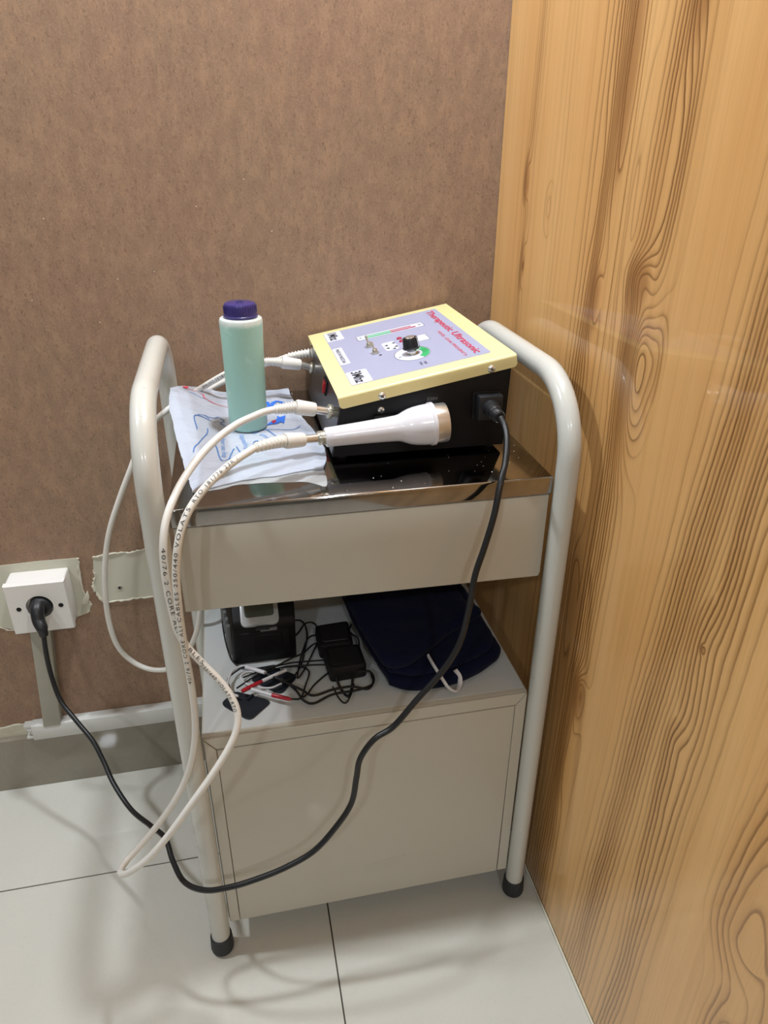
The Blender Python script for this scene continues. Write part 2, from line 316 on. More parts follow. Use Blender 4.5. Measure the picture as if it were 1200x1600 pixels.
def merge(dst, src):
    me = bpy.data.meshes.new('tmp'); src.to_mesh(me); src.free(); dst.from_mesh(me); bpy.data.meshes.remove(me)
    return dst

# ---------------------------------------------------------------- materials
def make_wallpaper():
    t = NT('brown_wallpaper'); co = t.obj_co()
    big = t.noise(t.scale(co, (3, 3, 2.2)), 1, 5, 0.65)
    mid = t.noise(t.scale(co, (55, 55, 28)), 1, 5, 0.7)
    flk = t.noise(t.scale(co, (260, 260, 125)), 1, 3, 0.65)
    fine = t.noise(t.scale(co, (620, 620, 420)), 1, 2, 0.6)
    c = t.mix(t.ss(big, 0.35, 0.65), lin('927963'), lin('937662'))
    c = t.mix(t.math('MULTIPLY', t.ss(mid, 0.46, 0.66), 0.55), c, lin('a6886d'))
    c = t.mix(t.math('MULTIPLY', t.ss(mid, 0.50, 0.34), 0.28), c, lin('786252'))
    c = t.mix(t.math('MULTIPLY', t.ss(flk, 0.54, 0.70), 0.45), c, lin('644c3c'))
    c = t.mix(t.math('MULTIPLY', t.ss(fine, 0.5, 0.7), 0.40), c, lin('af967f'))
    t.set(Base_Color=c, Roughness=0.55)
    t.b.inputs['Specular IOR Level'].default_value = 0.35
    t.bump(t.math('ADD', flk, fine), 0.25, 0.0006)
    return t.m

def grain_group():
    """node group: (u, v) -> ring field h and line mask; u = distance from the corner, v = height"""
    g = bpy.data.node_groups.new('pine_rings', 'ShaderNodeTree')
    g.interface.new_socket('u', in_out='INPUT', socket_type='NodeSocketFloat'); g.interface.new_socket('v', in_out='INPUT', socket_type='NodeSocketFloat')
    g.interface.new_socket('core', in_out='OUTPUT', socket_type='NodeSocketFloat')
    g.interface.new_socket('h', in_out='OUTPUT', socket_type='NodeSocketFloat'); g.interface.new_socket('mask', in_out='OUTPUT', socket_type='NodeSocketFloat')
    t = NT.__new__(NT); t.t = g; t.n = g.nodes; t.l = g.links
    i = g.nodes.new('NodeGroupInput'); o = g.nodes.new('NodeGroupOutput'); u, v = i.outputs[0], i.outputs[1]
    def nz(su, sv, off, det=2): return t.math('SUBTRACT', t.noise(t.comb(t.math('MULTIPLY', u, su), t.math('MULTIPLY', v, sv), off), 1, det), 0.5)
    uw = t.math('ADD', t.math('MULTIPLY_ADD', nz(4.0, 1.3, 0.0), 0.045, u), t.math('MULTIPLY_ADD', nz(26.0, 5.0, 3.3), 0.006, t.math('MULTIPLY', nz(60.0, 28.0, 7.7), 0.0030)))
    h = t.math('MULTIPLY', uw, 14.0); mask = 0.0; core = 0.0
    # bands of close lines: centre u at v=1, lean (du per dv), half width, half number of lines, strength
    for (u0, s, w, a, k) in BANDS:
        uu = t.math('SUBTRACT', uw, t.math('MULTIPLY_ADD', t.math('SUBTRACT', v, 1.0), s, u0))
        q = t.math('MULTIPLY', uu, 1.0 / w)
        h = t.math('MULTIPLY_ADD', t.math('TANH', q), a, h)
        mask = t.math('MAXIMUM', mask, t.math('MULTIPLY', t.math('EXPONENT', t.math('MULTIPLY', t.math('MULTIPLY', q, q), -0.55)), k))
    # knots and cathedral figures: centre, half width, half height up / down, rings, strength
    for (u0, v0, a, b1, b2, amp, k) in KNOTS:
        du = t.math('MULTIPLY', t.math('SUBTRACT', uw, u0), 1.0 / a); dv = t.math('SUBTRACT', v, v0)
        dv = t.math('MULTIPLY_ADD', t.math('MAXIMUM', dv, 0.0), 1.0 / b1, t.math('MULTIPLY', t.math('MINIMUM', dv, 0.0), 1.0 / b2))
        gs = t.math('EXPONENT', t.math('MULTIPLY', t.math('MULTIPLY_ADD', du, du, t.math('MULTIPLY', dv, dv)), -0.5))
        h = t.math('MULTIPLY_ADD', gs, amp, h)
        mask = t.math('MAXIMUM', mask, t.math('MULTIPLY', t.ss(gs, 0.06, 0.40), k))
        if (u0, v0) in DARK_KNOTS: core = t.math('MAXIMUM', core, t.math('MULTIPLY', t.ss(gs, 0.25, 0.95), k))
    t.l.new(core, o.inputs['core']); t.l.new(h, o.inputs['h']); t.l.new(mask, o.inputs['mask'])
    return g
BANDS = ((0.118, 0.00, 0.018, 2.4, 0.55), (0.235, 0.0, 0.012, 1.0, 0.3), (0.360, 0.01, 0.040, 4.6, 1.0),
         (0.500, 0.030, 0.040, 5.2, 1.0), (0.700, 0.075, 0.040, 5.4, 1.0), (0.790, 0.055, 0.030, 3.6, 0.9),
         (0.985, 0.05, 0.05, 4.0, 0.7), (1.22, 0.0, 0.05, 5.0, 0.9), (1.50, 0.0, 0.06, 6.0, 0.9), (1.85, 0.0, 0.06, 6.0, 0.9),
         (2.3, 0.0, 0.07, 7.0, 0.9), (2.75, 0.0, 0.07, 7.0, 0.9))
DARK_KNOTS = ((0.109, 1.234), (0.120, 1.114), (0.381, 1.115), (0.493, 1.150), (0.500, 0.530), (0.742, 0.795), (0.398, 1.36), (0.524, 1.45))
KNOTS = ((0.109, 1.234, .009, .034, .020, 3.0, .9), (0.200, 1.211, .009, .022, .028, 1.8, .3), (0.120, 1.114, .008, .030, .030, 2.6, .8),
         (0.381, 1.115, .012, .030, .050, 2.4, 1.), (0.398, 1.36, .013, .20, .10, 2.6, 1.), (0.493, 1.150, .020, .022, .028, 4.6, 1.),
         (0.524, 1.45, .015, .20, .06, 2.4, 1.), (0.530, 1.26, .012, .11, .07, -2.2, 1.), (0.561, 1.078, .011, .034, .038, 1.6, .8),
         (0.520, 1.055, .026, .045, .080, 8.5, 1.), (0.434, 0.690, .011, .05, .13, 2.4, .9), (0.500, 0.530, .016, .026, .050, 4.6, 1.),
         (0.495, 0.38, .012, .07, .07, 2.6, .9), (0.745, 0.80, .020, .040, .075, 2.0, 1.), (0.740, 0.640, .017, .030, .20, 2.2, 1.),
         (0.770, 1.02, .020, .06, .20, 2.6, 1.), (0.905, 0.53, .030, .16, .045, 4.5, .75), (0.92, 0.36, .016, .06, .16, 2.6, .8),
         (0.742, 0.795, .003, .004, .004, 1.6, 1.), (0.36, 1.24, .010, .09, .09, -1.8, .9), (0.45, 1.23, .008, .10, .16, 1.6, .6))
def make_wood():
    """glossy knotty pine laminate; grain runs up z"""
    t = NT('knotty_pine_laminate'); co = t.obj_co(); x, y, z = t.sep(co)
    u = t.math('MULTIPLY', y, -1.0); v = z; gg = grain_group(); E_ = 0.0012
    def G(a, b):
        n = t.n.new('ShaderNodeGroup'); n.node_tree = gg; t.put(n.inputs[0], a); t.put(n.inputs[1], b); return n.outputs
    A = G(u, v); Bu = G(t.math('ADD', u, E_), v); Bv = G(u, t.math('ADD', v, E_)); h, mask = A['h'], A['mask']
    hu = t.math('DIVIDE', t.math('SUBTRACT', Bu['h'], h), E_); hv = t.math('DIVIDE', t.math('SUBTRACT', Bv['h'], h), E_)
    gr = t.math('MAXIMUM', t.math('SQRT', t.math('MULTIPLY_ADD', hu, hu, t.math('MULTIPLY', hv, hv))), 25.0)
    f = t.math('FRACT', h); d1 = t.math('DIVIDE', t.math('SUBTRACT', 1.0, f), gr); d0 = t.math('DIVIDE', f, gr)
    wn = t.n.new('ShaderNodeTexWhiteNoise'); wn.noise_dimensions = '1D'; t.put(wn.inputs['W'], t.math('FLOOR', t.math('ADD', h, 0.5)))
    vary = t.math('MULTIPLY_ADD', wn.outputs[0], 0.45, 0.55)
    core = t.math('MAXIMUM', t.math('SUBTRACT', 1.0, t.ss(d1, .0006, .0036)), t.math('SUBTRACT', 1.0, t.ss(d0, .0003, .0012)))
    soft = t.math('SUBTRACT', 1.0, t.ss(d1, .0005, .0095))
    fade = t.ss(t.noise(t.comb(t.math('MULTIPLY', u, 12.0), t.math('MULTIPLY', v, 3.0), 4.0), 1, 2), 0.25, 0.6)
    # plain fibre between the bands
    fib = t.noise(t.comb(t.math('MULTIPLY', u, 320.0), t.math('MULTIPLY', v, 4.0)), 1, 3, 0.6)
    fib2 = t.noise(t.comb(t.math('MULTIPLY', u, 60.0), t.math('MULTIPLY', v, 1.0), 5.0), 1, 3, 0.6)
    tone = t.noise(t.comb(t.math('MULTIPLY', u, 7.0), t.math('MULTIPLY', v, 0.9), 9.0), 1, 3, 0.5)
    pores = t.noise(t.comb(t.math('MULTIPLY', u, 700.0), t.math('MULTIPLY', v, 25.0), 2.0), 1, 2, 0.5)
    c = t.mix(t.ss(tone, 0.3, 0.7), lin('ebbd7e'), lin('e0ab6b'))
    c = t.mix(t.math('MULTIPLY', t.ss(fib2, 0.45, 0.75), 0.40), c, lin('c79759'))
    c = t.mix(t.math('MULTIPLY', t.ss(fib, 0.45, 0.8), 0.28), c, lin('ba8a53'))
    c = t.mix(t.math('MULTIPLY', t.ss(pores, 0.55, 0.8), 0.25), c, lin('eccb94'))
    c = t.mix(t.math('MULTIPLY', mask, 0.20), c, lin('b47c43'))
    c = t.mix(t.math('MULTIPLY', A['core'], 0.55), c, lin('8a5526'))
    m2 = t.math('MULTIPLY', mask, t.math('MULTIPLY_ADD', fade, 0.4, 0.6))
    c = t.mix(t.math('MULTIPLY', t.math('MULTIPLY', soft, m2), 0.42), c, lin('96652f'))
    c = t.mix(t.math('MULTIPLY', t.math('MULTIPLY', core, m2), t.math('MULTIPLY', vary, 0.85)), c, lin('6a4019'))
    t.set(Base_Color=c, Roughness=t.math('MULTIPLY_ADD', fib, 0.12, 0.30))
    t.b.inputs['Specular IOR Level'].default_value = 0.3
    t.b.inputs['Coat Weight'].default_value = 0.55; t.b.inputs['Coat Roughness'].default_value = 0.045; t.b.inputs['Coat IOR'].default_value = 1.45
    return t.m

def make_tile():
    t = NT('polished_floor_tile'); co = t.obj_co()
    n = t.noise(t.scale(co, (5, 5, 5)), 1, 5, 0.6); f = t.noise(t.scale(co, (160, 160, 160)), 1, 3, 0.6)
    c = t.mix(n, lin('c0bfb6'), lin('cac9c0'))
    c = t.mix(t.math('MULTIPLY', t.ss(f, 0.5, 0.8), 0.25), c, lin('b3b1a6'))
    t.set(Base_Color=c, Roughness=t.math('MULTIPLY_ADD', n, 0.03, 0.02))
    t.b.inputs['Specular IOR Level'].default_value = 0.5
    return t.m

def make_skirting():
    t = NT('grey_polished_skirting'); co = t.obj_co()
    n = t.noise(t.scale(co, (9, 9, 9)), 1, 5, 0.6, 0.6)
    v = t.math('SUBTRACT', 1.0, t.ss(t.math('ABSOLUTE', t.math('SUBTRACT', t.noise(t.scale(co, (6, 6, 6)), 1, 4, 0.6, 1.0), 0.5)), 0.0, 0.02))
    c = t.mix(n, lin('8b8375'), lin('969083'))
    c = t.mix(t.math('MULTIPLY', v, 0.12), c, lin('a8a08e'))
    t.set(Base_Color=c, Roughness=0.02); t.b.inputs['Specular IOR Level'].default_value = 0.5
    return t.m

def make_steel():
    t = NT('brushed_stainless_steel'); co = t.obj_co()
    n = t.noise(t.scale(co, (3, 400, 400)), 1, 2); s = t.noise(t.scale(co, (18, 18, 18)), 1, 4, 0.65)
    c = t.mix(s, lin('85827f'), lin('aaa7a4'))
    t.set(Base_Color=c, Metallic=1.0, Roughness=t.math('MULTIPLY_ADD', s, 0.07, t.math('MULTIPLY_ADD', n, 0.04, 0.03)))
    return t.m

def make_bottle():
    t = NT('frosted_plastic_with_green_gel'); x, y, z = t.sep(t.obj_co())
    g = t.ss(t.math('ADD', z, t.math('MULTIPLY', t.math('SUBTRACT', t.noise(t.obj_co(), 30, 2), 0.5), 0.004)), 0.160, 0.167)
    c = t.mix(g, lin('a4cec3'), lin('d3dbd7'))
    c = t.mix(t.ss(t.noise(t.obj_co(), 60, 4), 0.62, 0.7), c, t.mix(g, lin('aed5cb'), lin('dbe1dd')))
    t.set(Base_Color=c, Roughness=0.36)
    t.b.inputs['Subsurface Weight'].default_value = 0.35
    t.b.inputs['Subsurface Radius'].default_value = (0.01, 0.012, 0.011)
    t.b.inputs['Subsurface Scale'].default_value = 0.6
    return t.m

def make_poly(name, col, alpha):
    t = NT(name); co = t.obj_co()
    n = t.noise(t.scale(co, (38, 75, 60)), 1, 5, 0.62, 1.6)
    t.set(Base_Color=t.mix(n, tuple(0.93 * c for c in lin(col)[:3]) + (1,), lin(col)), Roughness=0.13)
    t.b.inputs['Alpha'].default_value = alpha
    t.b.inputs['Coat Weight'].default_value = 0.4
    t.bump(n, 0.4, 0.003)
    return t.m

def make_fabric():
    t = NT('navy_woven_cloth'); co = t.obj_co()
    n = t.noise(t.scale(co, (900, 900, 900)), 1, 2); w = t.noise(t.scale(co, (22, 22, 22)), 1, 4)
    t.set(Base_Color=t.mix(n, lin('050a1e'), lin('0d1636')), Roughness=0.9)
    t.b.inputs['Specular IOR Level'].default_value = 0.15
    t.b.inputs['Sheen Weight'].default_value = 0.05
    t.bump(t.math('ADD', w, t.math('MULTIPLY', n, 0.2)), 0.5, 0.004)
    return t.m

def make_lid():
    t = NT('cream_yellow_enamel'); n = t.noise(t.obj_co(), 14, 4)
    t.set(Base_Color=t.mix(n, lin('e9dc9c'), lin('efe4ac')), Roughness=0.32)
    t.b.inputs['Coat Weight'].default_value = 0.2
    return t.m

def make_paint():
    """cream enamel with small scuffs and rust specks"""
    t = NT('cream_enamel'); co = t.obj_co()
    n = t.noise(co, 6, 4); s = t.noise(t.scale(co, (70, 70, 45)), 1, 3, 0.6); q = t.noise(t.scale(co, (25, 25, 160)), 1, 3, 0.6)
    c = t.mix(n, lin('c4c4bc'), lin('cccdc7'))
    c = t.mix(t.math('MULTIPLY', t.ss(s, 0.70, 0.76), 0.55), c, lin('77644e'))
    c = t.mix(t.math('MULTIPLY', t.ss(q, 0.74, 0.80), 0.35), c, lin('8d8474'))
    t.set(Base_Color=c, Roughness=0.24)
    t.b.inputs['Coat Weight'].default_value = 0.3; t.b.inputs['Coat Roughness'].default_value = 0.08
    return t.m

M = dict(
    wallpaper=make_wallpaper(), wood=make_wood(), tile=make_tile(), skirting=make_skirting(), steel=make_steel(),
    gel=make_bottle(), glove=make_poly('milky_polythene', 'c9d1e0', 0.84), glove2=make_poly('clear_polythene', 'cfd3d6', 0.60),
    navy=make_fabric(), yellow=make_lid(), paint=make_paint(),
    panel=plain('cream_sheet_metal', 'bdb9ac', 0.30, coat=0.25, var=0.02, scale=5),
    shelf=plain('pale_grey_sheet_metal', 'ccd0cf', 0.30, coat=0.25, var=0.02, scale=6),
    scuff=plain('pale_scuff', 'b39d88', 0.8),
    grout=plain('dark_grout', '4a463e', 0.9, bump=0.3),
    plaster=plain('cream_wall_paint', 'cdcbba', 0.7, bump=0.15, var=0.03, scale=9),
    torn=plain('torn_paper', 'd6d2c0', 0.85, bump=0.3, var=0.06),
    trunking=plain('white_pvc_trunking', 'cfcfca', 0.38, var=0.02),
    trunking_old=plain('dusty_pvc_trunking', 'a7a496', 0.45, var=0.04),
    socket=plain('white_socket_plastic', 'e4e2de', 0.28, var=0.015, scale=8),
    dark=plain('dark_recess', '0b0b0b', 0.8),
    black=plain('black_rubber_cable', '17181a', 0.36, var=0.04),
    black_plug=plain('black_moulded_plastic', '1b1c1f', 0.42, var=0.04),
    blackbox=plain('black_powder_coat', '0b0b0d', 0.5, bump=0.03, var=0.05, spec=0.3),
    blackdull=plain('dull_black_plastic', '070709', 0.5, var=0.04, spec=0.25),
    blackface=plain('black_satin_panel', '2a2a2b', 0.30, var=0.03),
    rubber=plain('dark_grey_rubber', '24272a', 0.6, bump=0.1),
    cable=plain('white_pvc_cable', 'dfdcd5', 0.36, var=0.03, scale=12),
    strain=plain('white_moulded_plug', 'e4e1da', 0.34, var=0.03),
    white=plain('glossy_white_plastic', 'dddce2', 0.20, var=0.01, coat=0.3),
    chrome=plain('polished_nickel', 'e0dfdc', 0.22, 0.8, var=0.03),
    brassy=plain('dull_nickel', 'cdcabd', 0.30, 0.85, var=0.06),
    alu=plain('brushed_aluminium', 'e2e0de', 0.28, 0.85, var=0.05),
    lilac=plain('lilac_label_print', 'a3a7c2', 0.34, var=0.01),
    tag=plain('pale_label_print', 'd3d7e6', 0.34, var=0.01),
    ink=plain('black_ink', '1d1d24', 0.5), red=plain('red_ink', 'd4324f', 0.45), crimson=plain('crimson_ink', 'a4203f', 0.45),
    green=plain('green_ink', '35ad6a', 0.45), blue=plain('blue_ink', '2f6fd6', 0.5), paleblue=plain('pale_blue_ink', '5c8fd0', 0.5),
    bluegrey=plain('fine_blue_ink', '4a78b8', 0.5), pink=plain('red_pink_ink', 'd8455f', 0.5),
    cap=plain('purple_cap_plastic', '38306f', 0.30, var=0.03),
    rocker=plain('red_switch_plastic', 'b3202c', 0.25, var=0.03),
    redpin=plain('red_pin_plastic', 'b0202e', 0.35, var=0.03),
    pad=plain('dark_rubber_pad', '131a24', 0.55, var=0.06),
    bezel=plain('silver_bezel', 'b4b7b8', 0.3, 0.3, var=0.02),
    screen=plain('grey_lcd', '4b4f47', 0.2, var=0.02),
    greyslat=plain('grey_plastic', '6b6e6e', 0.5, var=0.04),
    cord=plain('white_cord', 'd8d8dc', 0.6, var=0.03),
    ceiling=plain('white_ceiling_paint', 'e8e6e0', 0.8), room=plain('grey_room_paint', '83827c', 0.6),
    dust=plain('white_dust', 'dcd8d0', 0.9), rust=plain('scuff_brown', '6a5238', 0.8),
    pack=plain('black_fabric_pack', '08080a', 0.6, bump=0.3, var=0.1),
)

# ---------------------------------------------------------------- the room
WY = 0.014                       # back wall surface; the skirting stands at y = 0
RX, RY, RZ = -2.6, -3.6, 2.6
fl = structure(obj('floor', B(RX, 0.012, RY, WY + 0.1, -0.05, -0.0022), M['grout']))
sx = [RX] + [-0.402 - 0.8 * k for k in (2, 1, 0)] + [0.012]
sy = [RY] + [-0.26 - 0.8 * k for k in (4, 3, 2, 1, 0)] + [WY + 0.08]
for i in range(len(sx) - 1):
    for j in range(len(sy) - 1):
        g = 0.0012
        if sx[i+1] - sx[i] < 0.02 or sy[j+1] - sy[j] < 0.02: continue
        obj('tile', B(sx[i] + g, sx[i+1] - g, sy[j] + g, sy[j+1] - g, -0.012, 0.0, 0.0006, 1), M['tile'], fl)

wb = structure(obj('wall_back', B(RX, 0.10, WY, WY + 0.1, 0.0, RZ), M['wallpaper']))
wr = structure(obj('wall_right', B(0.010, 0.10, RY, WY, 0.0, RZ), M['room']))
e = [WY - 0.0005, -0.424, -1.644, -2.864, RY]
for a, b in zip(e, e[1:]):
    obj('panel', B(0.0, 0.010, b + 0.0007, a - 0.0007, 0.003, RZ, 0.0008, 1), M['wood'], wr)
structure(obj('wall_left', B(RX - 0.1, RX, RY, WY, 0, RZ), M['room']))
structure(obj('wall_front', B(RX, 0.10, RY - 0.1, RY, 0, RZ), M['room']))
structure(obj('ceiling', B(RX, 0.10, RY, WY + 0.1, RZ, RZ + 0.1), M['ceiling']))
bb = structure(obj('baseboard_back', B(RX, -0.0005, 0.0, WY, 0.0, 0.142, 0.001, 1), M['skirting']))
tr = structure(obj('trim_1', B(-0.0045, -0.0003, RY, WY, 0.0, 0.0035, 0.001, 1), M['torn']))   # sealant line along the wood wall

def plate(name, key, mat, t=0.0010, y=None):
    pts = D[key]; yy = WY if y is None else y
    bm = bmesh.new(); prism(bm, [(p[0], p[2]) for p in pts], 'y', yy - t, yy + 0.003)
    return obj(name, bm, mat, wb)
plate('bare_patch', 'PATCH1', M['plaster']); plate('bare_patch', 'PATCH2', M['plaster']); plate('bare_patch', 'PATCH3', M['torn'])
def torn_edge(pts, w=0.0035):
    """curled strip of torn wallpaper along the edge of a bare patch"""
    P = catmull([Vector((p[0], WY - 0.0012, p[2])) for p in pts], 6)
    P = [p + Vector((random.uniform(-.0012, .0012), 0, random.uniform(-.0012, .0012))) for p in P]
    rr = [w * random.uniform(0.25, 0.8) for _ in P]
    obj('torn_edge', tube(bmesh.new(), P, rr, 6), M['torn'], wb)
d = D['PATCH2']; torn_edge(d[6:10]); torn_edge(d[9:14], 0.005); torn_edge(d[0:2] + d[1:6], 0.003)
d = D['PATCH1']; torn_edge(d[3:9], 0.003); torn_edge(d[9:14], 0.0035)
d = D['PATCH3']; torn_edge(d[0:4], 0.004); torn_edge(d[5:8], 0.005)
# curl of loose paint beside the socket
q = D['PATCH1']; bm = bmesh.new()
prism(bm, [(-0.826, .470), (-0.812, .492), (-0.8105, .476), (-0.815, .464), (-0.829, .459)], 'y', WY - 0.006, WY + 0.002, 0.0015)
obj('paint_curl', bm, M['torn'], wb)
s = D['SCREWHOLE'][0]
obj('wall_plug', L([(0, .0055), (.0012, .0052), (.0016, .004)], (s[0], WY - 0.0008, s[2]), (0, -1, 0), 14), M['trunking_old'], wb)
obj('screw_hole', L([(0, .0026), (.0012, .0026)], (s[0], WY - 0.0018, s[2]), (0, -1, 0), 10), M['dark'], wb)
for key, r in (('SCRATCH', .0004), ('SCRATCH2', .00022)):
    P = catmull([(p[0], WY - 0.0001, p[2]) for p in D[key]], 10)
    obj('scratch', tube(bmesh.new(), [p + Vector((random.uniform(-.0006, .0006), 0, 0)) for p in P], [r * random.uniform(.3, 1.2) for _ in P], 5), M['scuff'], wb)
bm = bmesh.new()
for (x, z) in ((-.757, 1.185), (-.60, 1.10), (-.70, 1.02), (-.80, 1.06), (-.52, 1.20), (-.44, 1.24), (-.66, 1.09), (-.48, 1.03), (-.40, 1.16)):
    box(bm, x, x + .0016, WY - .0004, WY + .001, z, z + .0016)
obj('paint_fleck', bm, M['torn'], wb, kind='stuff')

# cable trunking on the wall
t2 = structure(obj('trim_2', B(-0.980, -0.02, -0.010, WY, 0.142, 0.181, 0.002), M['trunking']))
bm = bmesh.new()
for k, (x0, z0, z1, y0) in enumerate(((-0.996, .171, .1785, -.004), (-0.990, .163, .170, -.006), (-0.994, .144, .150, -.006), (-0.986, .151, .1625, -.002))):
    obj('broken_end', B(x0, -0.978, y0, WY, z0, z1, 0.001, 1), M['trunking'], t2)
bm = bmesh.new(); prism(bm, [(-0.954, .176), (-0.919, .176), (-0.889, .446), (-0.928, .446)], 'y', -0.011, WY, 0.002)
t3 = structure(obj('trim_3', bm, M['trunking_old']))

# ---------------------------------------------------------------- wall socket
sk = thing('wall_socket', 'white surface-mounted round socket box on bare wall patch', 'socket', (-0.8915, WY, 0.445))
X0, X1, Z0, Z1, SY = -0.946, -0.8365, 0.4425, 0.5525, -0.042
obj('back_box', B(X0 + .001, X1 - .001, SY + 0.012, WY - 0.0011, Z0 + .001, Z1 - .001, 0.004, 3), M['socket'], sk)
bm = bmesh.new()                                                                # faceplate with a round opening
cx, cz, R = -0.8895, 0.5005, 0.0245
n = 48; outer = []; inner = []
for k in range(n):
    a = 2 * math.pi * k / n; c, s_ = math.cos(a), math.sin(a)
    f = min(((X1 if c > 0 else X0) - cx) / c if abs(c) > 1e-6 else 9, ((Z1 if s_ > 0 else Z0) - cz) / s_ if abs(s_) > 1e-6 else 9)
    outer.append((cx + c * f, cz + s_ * f)); inner.append((cx + c * R, cz + s_ * R))
for corner in ((X0, Z0), (X1, Z0), (X1, Z1), (X0, Z1)):
    i = min(range(n), key=lambda k: (outer[k][0] - corner[0]) ** 2 + (outer[k][1] - corner[1]) ** 2); outer[i] = corner
def ring(pts, y): return [bm.verts.new((p[0], y, p[1])) for p in pts]
A, Bq, Cq, Dq = ring(outer, SY + .0125), ring([(cx + (p[0]-cx) * .975, cz + (p[1]-cz) * .975) for p in outer], SY), ring(inner, SY), ring(inner, SY + .0145)
Eq = ring(outer, SY + .003)
for P, Q in ((A, Eq), (Eq, Bq), (Bq, Cq), (Cq, Dq)):
    for k in range(n): bm.faces.new((P[k], P[(k+1) % n], Q[(k+1) % n], Q[k]))
bm.faces.new(Dq)
obj('faceplate', bm, M['socket'], sk, 35)
for px in (-0.9270, -0.8515):
    obj('screw_hole', L([(0, .0048), (.0006, .0046)], (px, SY + .0002, 0.4995), (0, -1, 0), 16), M['dark'], sk)

# ---------------------------------------------------------------- trolley
TL, TRX = -0.598, -0.046          # tube centre lines
TR = 0.0162
YF, YB, ZT = -0.460, -0.031, 1.0105
tro = thing('instrument_trolley', 'cream enamelled steel trolley with arched tube handles standing in corner', 'trolley', (-0.322, -0.245, 0.0))
def arch(x):
    r = 0.105; P = []
    for k in range(15): P.append((x, YF, 0.022 + (ZT - r - 0.022) * k / 14))
    for k in range(1, 13):
        a = math.pi / 2 * k / 12; P.append((x, YF + r - r * math.cos(a), ZT - r + r * math.sin(a)))
    for k in range(1, 5): P.append((x, YF + r + (YB - YF - 2 * r) * k / 4, ZT))
    for k in range(1, 13):
        a = math.pi / 2 * k / 12; P.append((x, YB - r + r * math.sin(a), ZT - r + r * math.cos(a)))
    for k in range(1, 15): P.append((x, YB, ZT - r - (ZT - r - 0.022) * k / 14))
    return P
for x in (TL, TRX):
    obj('tube_frame', tube(bmesh.new(), arch(x), TR, 20), M['paint'], tro)
    for y in (YF, YB):
        obj('rubber_foot', L([(0, .0), (0, .012), (.002, .0165), (.006, .0195), (.012, .0205), (.040, .0188), (.0415, .0170)], (x, y, 0.0), (0, 0, 1), 24), M['rubber'], tro)
# tray top: folded stainless sheet
ZTR, CX0, CX1, CF, CB = 0.886, -0.5805, -0.0635, -0.458, -0.004
bm = bmesh.new(); box(bm, CX0, CX1, CF, CB, 0.8585, ZTR, 0.0030, 3)
tray = obj('tray_top', bm, M['steel'], tro)
bm = bmesh.new()
prism(bm, [(CX0 + .003, .857), (CX0 + .003, .7285), (-0.068, .722), (-0.0655, .728), (-0.0655, .857)], 'y', CF + .004, CB - .004, 0.0015)
obj('apron', bm, M['panel'], tro)
# lower cabinet
ZS, ZC = 0.501, 0.068
KX0, KX1 = -0.5812, -0.0632
obj('cabinet_body', B(KX0, KX1, CF + .004, CB - .002, ZC + .004, ZS, 0.0012), M['panel'], tro)
obj('shelf_top', B(KX0 + .002, KX1 - .002, CF + .012, CB - .003, ZS - .002, ZS + .0004, 0.0003, 1), M['shelf'], tro)
g = 0.0004; w = 0.0195; F0, F1 = CF - 0.0005, CF + 0.0045
def strip(poly): obj('edge_strip', prism(bmesh.new(), poly, 'y', F0, F1, 0.0008, 1), M['panel'], tro)
strip([(KX0 + .002, ZS - .001), (KX1 - .001, ZS - .001), (KX1 - w, ZS - w - .004), (KX0 + w, ZS - w - .004)])
strip([(KX0 + .002, ZS - .003), (KX0 + w - g, ZS - w - .006), (KX0 + w - g, ZC), (KX0 + .002, ZC)])
strip([(KX1 - .001, ZS - .003), (KX1 - .001, ZC), (KX1 - w + g, ZC), (KX1 - w + g, ZS - w - .006)])
obj('front_panel', B(KX0 + w + g, KX1 - w - g, F0 + .0003, F1, ZC - .001, ZS - w - .006, 0.0008, 1), M['panel'], tro)
bm = bmesh.new()
for k in range(13): box(bm, -.338 + k * .0062, -.335 + k * .0062, F0 - .0001, F0 + .001, .128 + .001 * k, .150 + .001 * k)
obj('vent_ridges', bm, M['panel'], tro, kind='stuff')
# dust and crumbs on the tray
bm = bmesh.new()
for k in range(46):
    x = random.uniform(-.37, -.08); y = random.uniform(-.45, -.35); s_ = random.uniform(.0004, .0011)
    if k % 3 == 0: x, y = random.uniform(-.41, -.375), random.uniform(-.2, -.02)
    if k % 5 == 0: x = random.uniform(-.09, -.07); y = random.uniform(-.40, -.2)
    box(bm, x, x + s_, y, y + s_ * random.uniform(.6, 2), ZTR - .0001, ZTR + s_ * .6)
obj('crumbs', bm, M['dust'], tro, kind='stuff')
# ---------------------------------------------------------------- glove packet
def coons(top, right, bot, left, nu=44, nv=34):
    """surface between four edge curves: top/bot run left to right, left/right run top to bottom"""
    def samp(P, n):
        P = catmull(P, 10); ln = [0.0]
        for a, b in zip(P, P[1:]): ln.append(ln[-1] + (b - a).length)
        out = []; j = 0
        for k in range(n + 1):
            s_ = ln[-1] * k / n
            while j < len(P) - 2 and ln[j+1] < s_: j += 1
            f = (s_ - ln[j]) / max(1e-9, ln[j+1] - ln[j]); out.append(P[j].lerp(P[j+1], min(1, f)))
        return out
    T, Bt, Lf, Rt = samp(top, nu), samp(bot, nu), samp(left, nv), samp(right, nv)
    G = []
    for j in range(nv + 1):
        v = j / nv; row = []
        for i in range(nu + 1):
            u = i / nu
            p = T[i] * (1-v) + Bt[i] * v + Lf[j] * (1-u) + Rt[j] * u - (T[0]*(1-u)*(1-v) + T[nu]*u*(1-v) + Bt[0]*(1-u)*v + Bt[nu]*u*v)
            row.append(p)
        G.append(row)
    return G
import mathutils.noise as mn
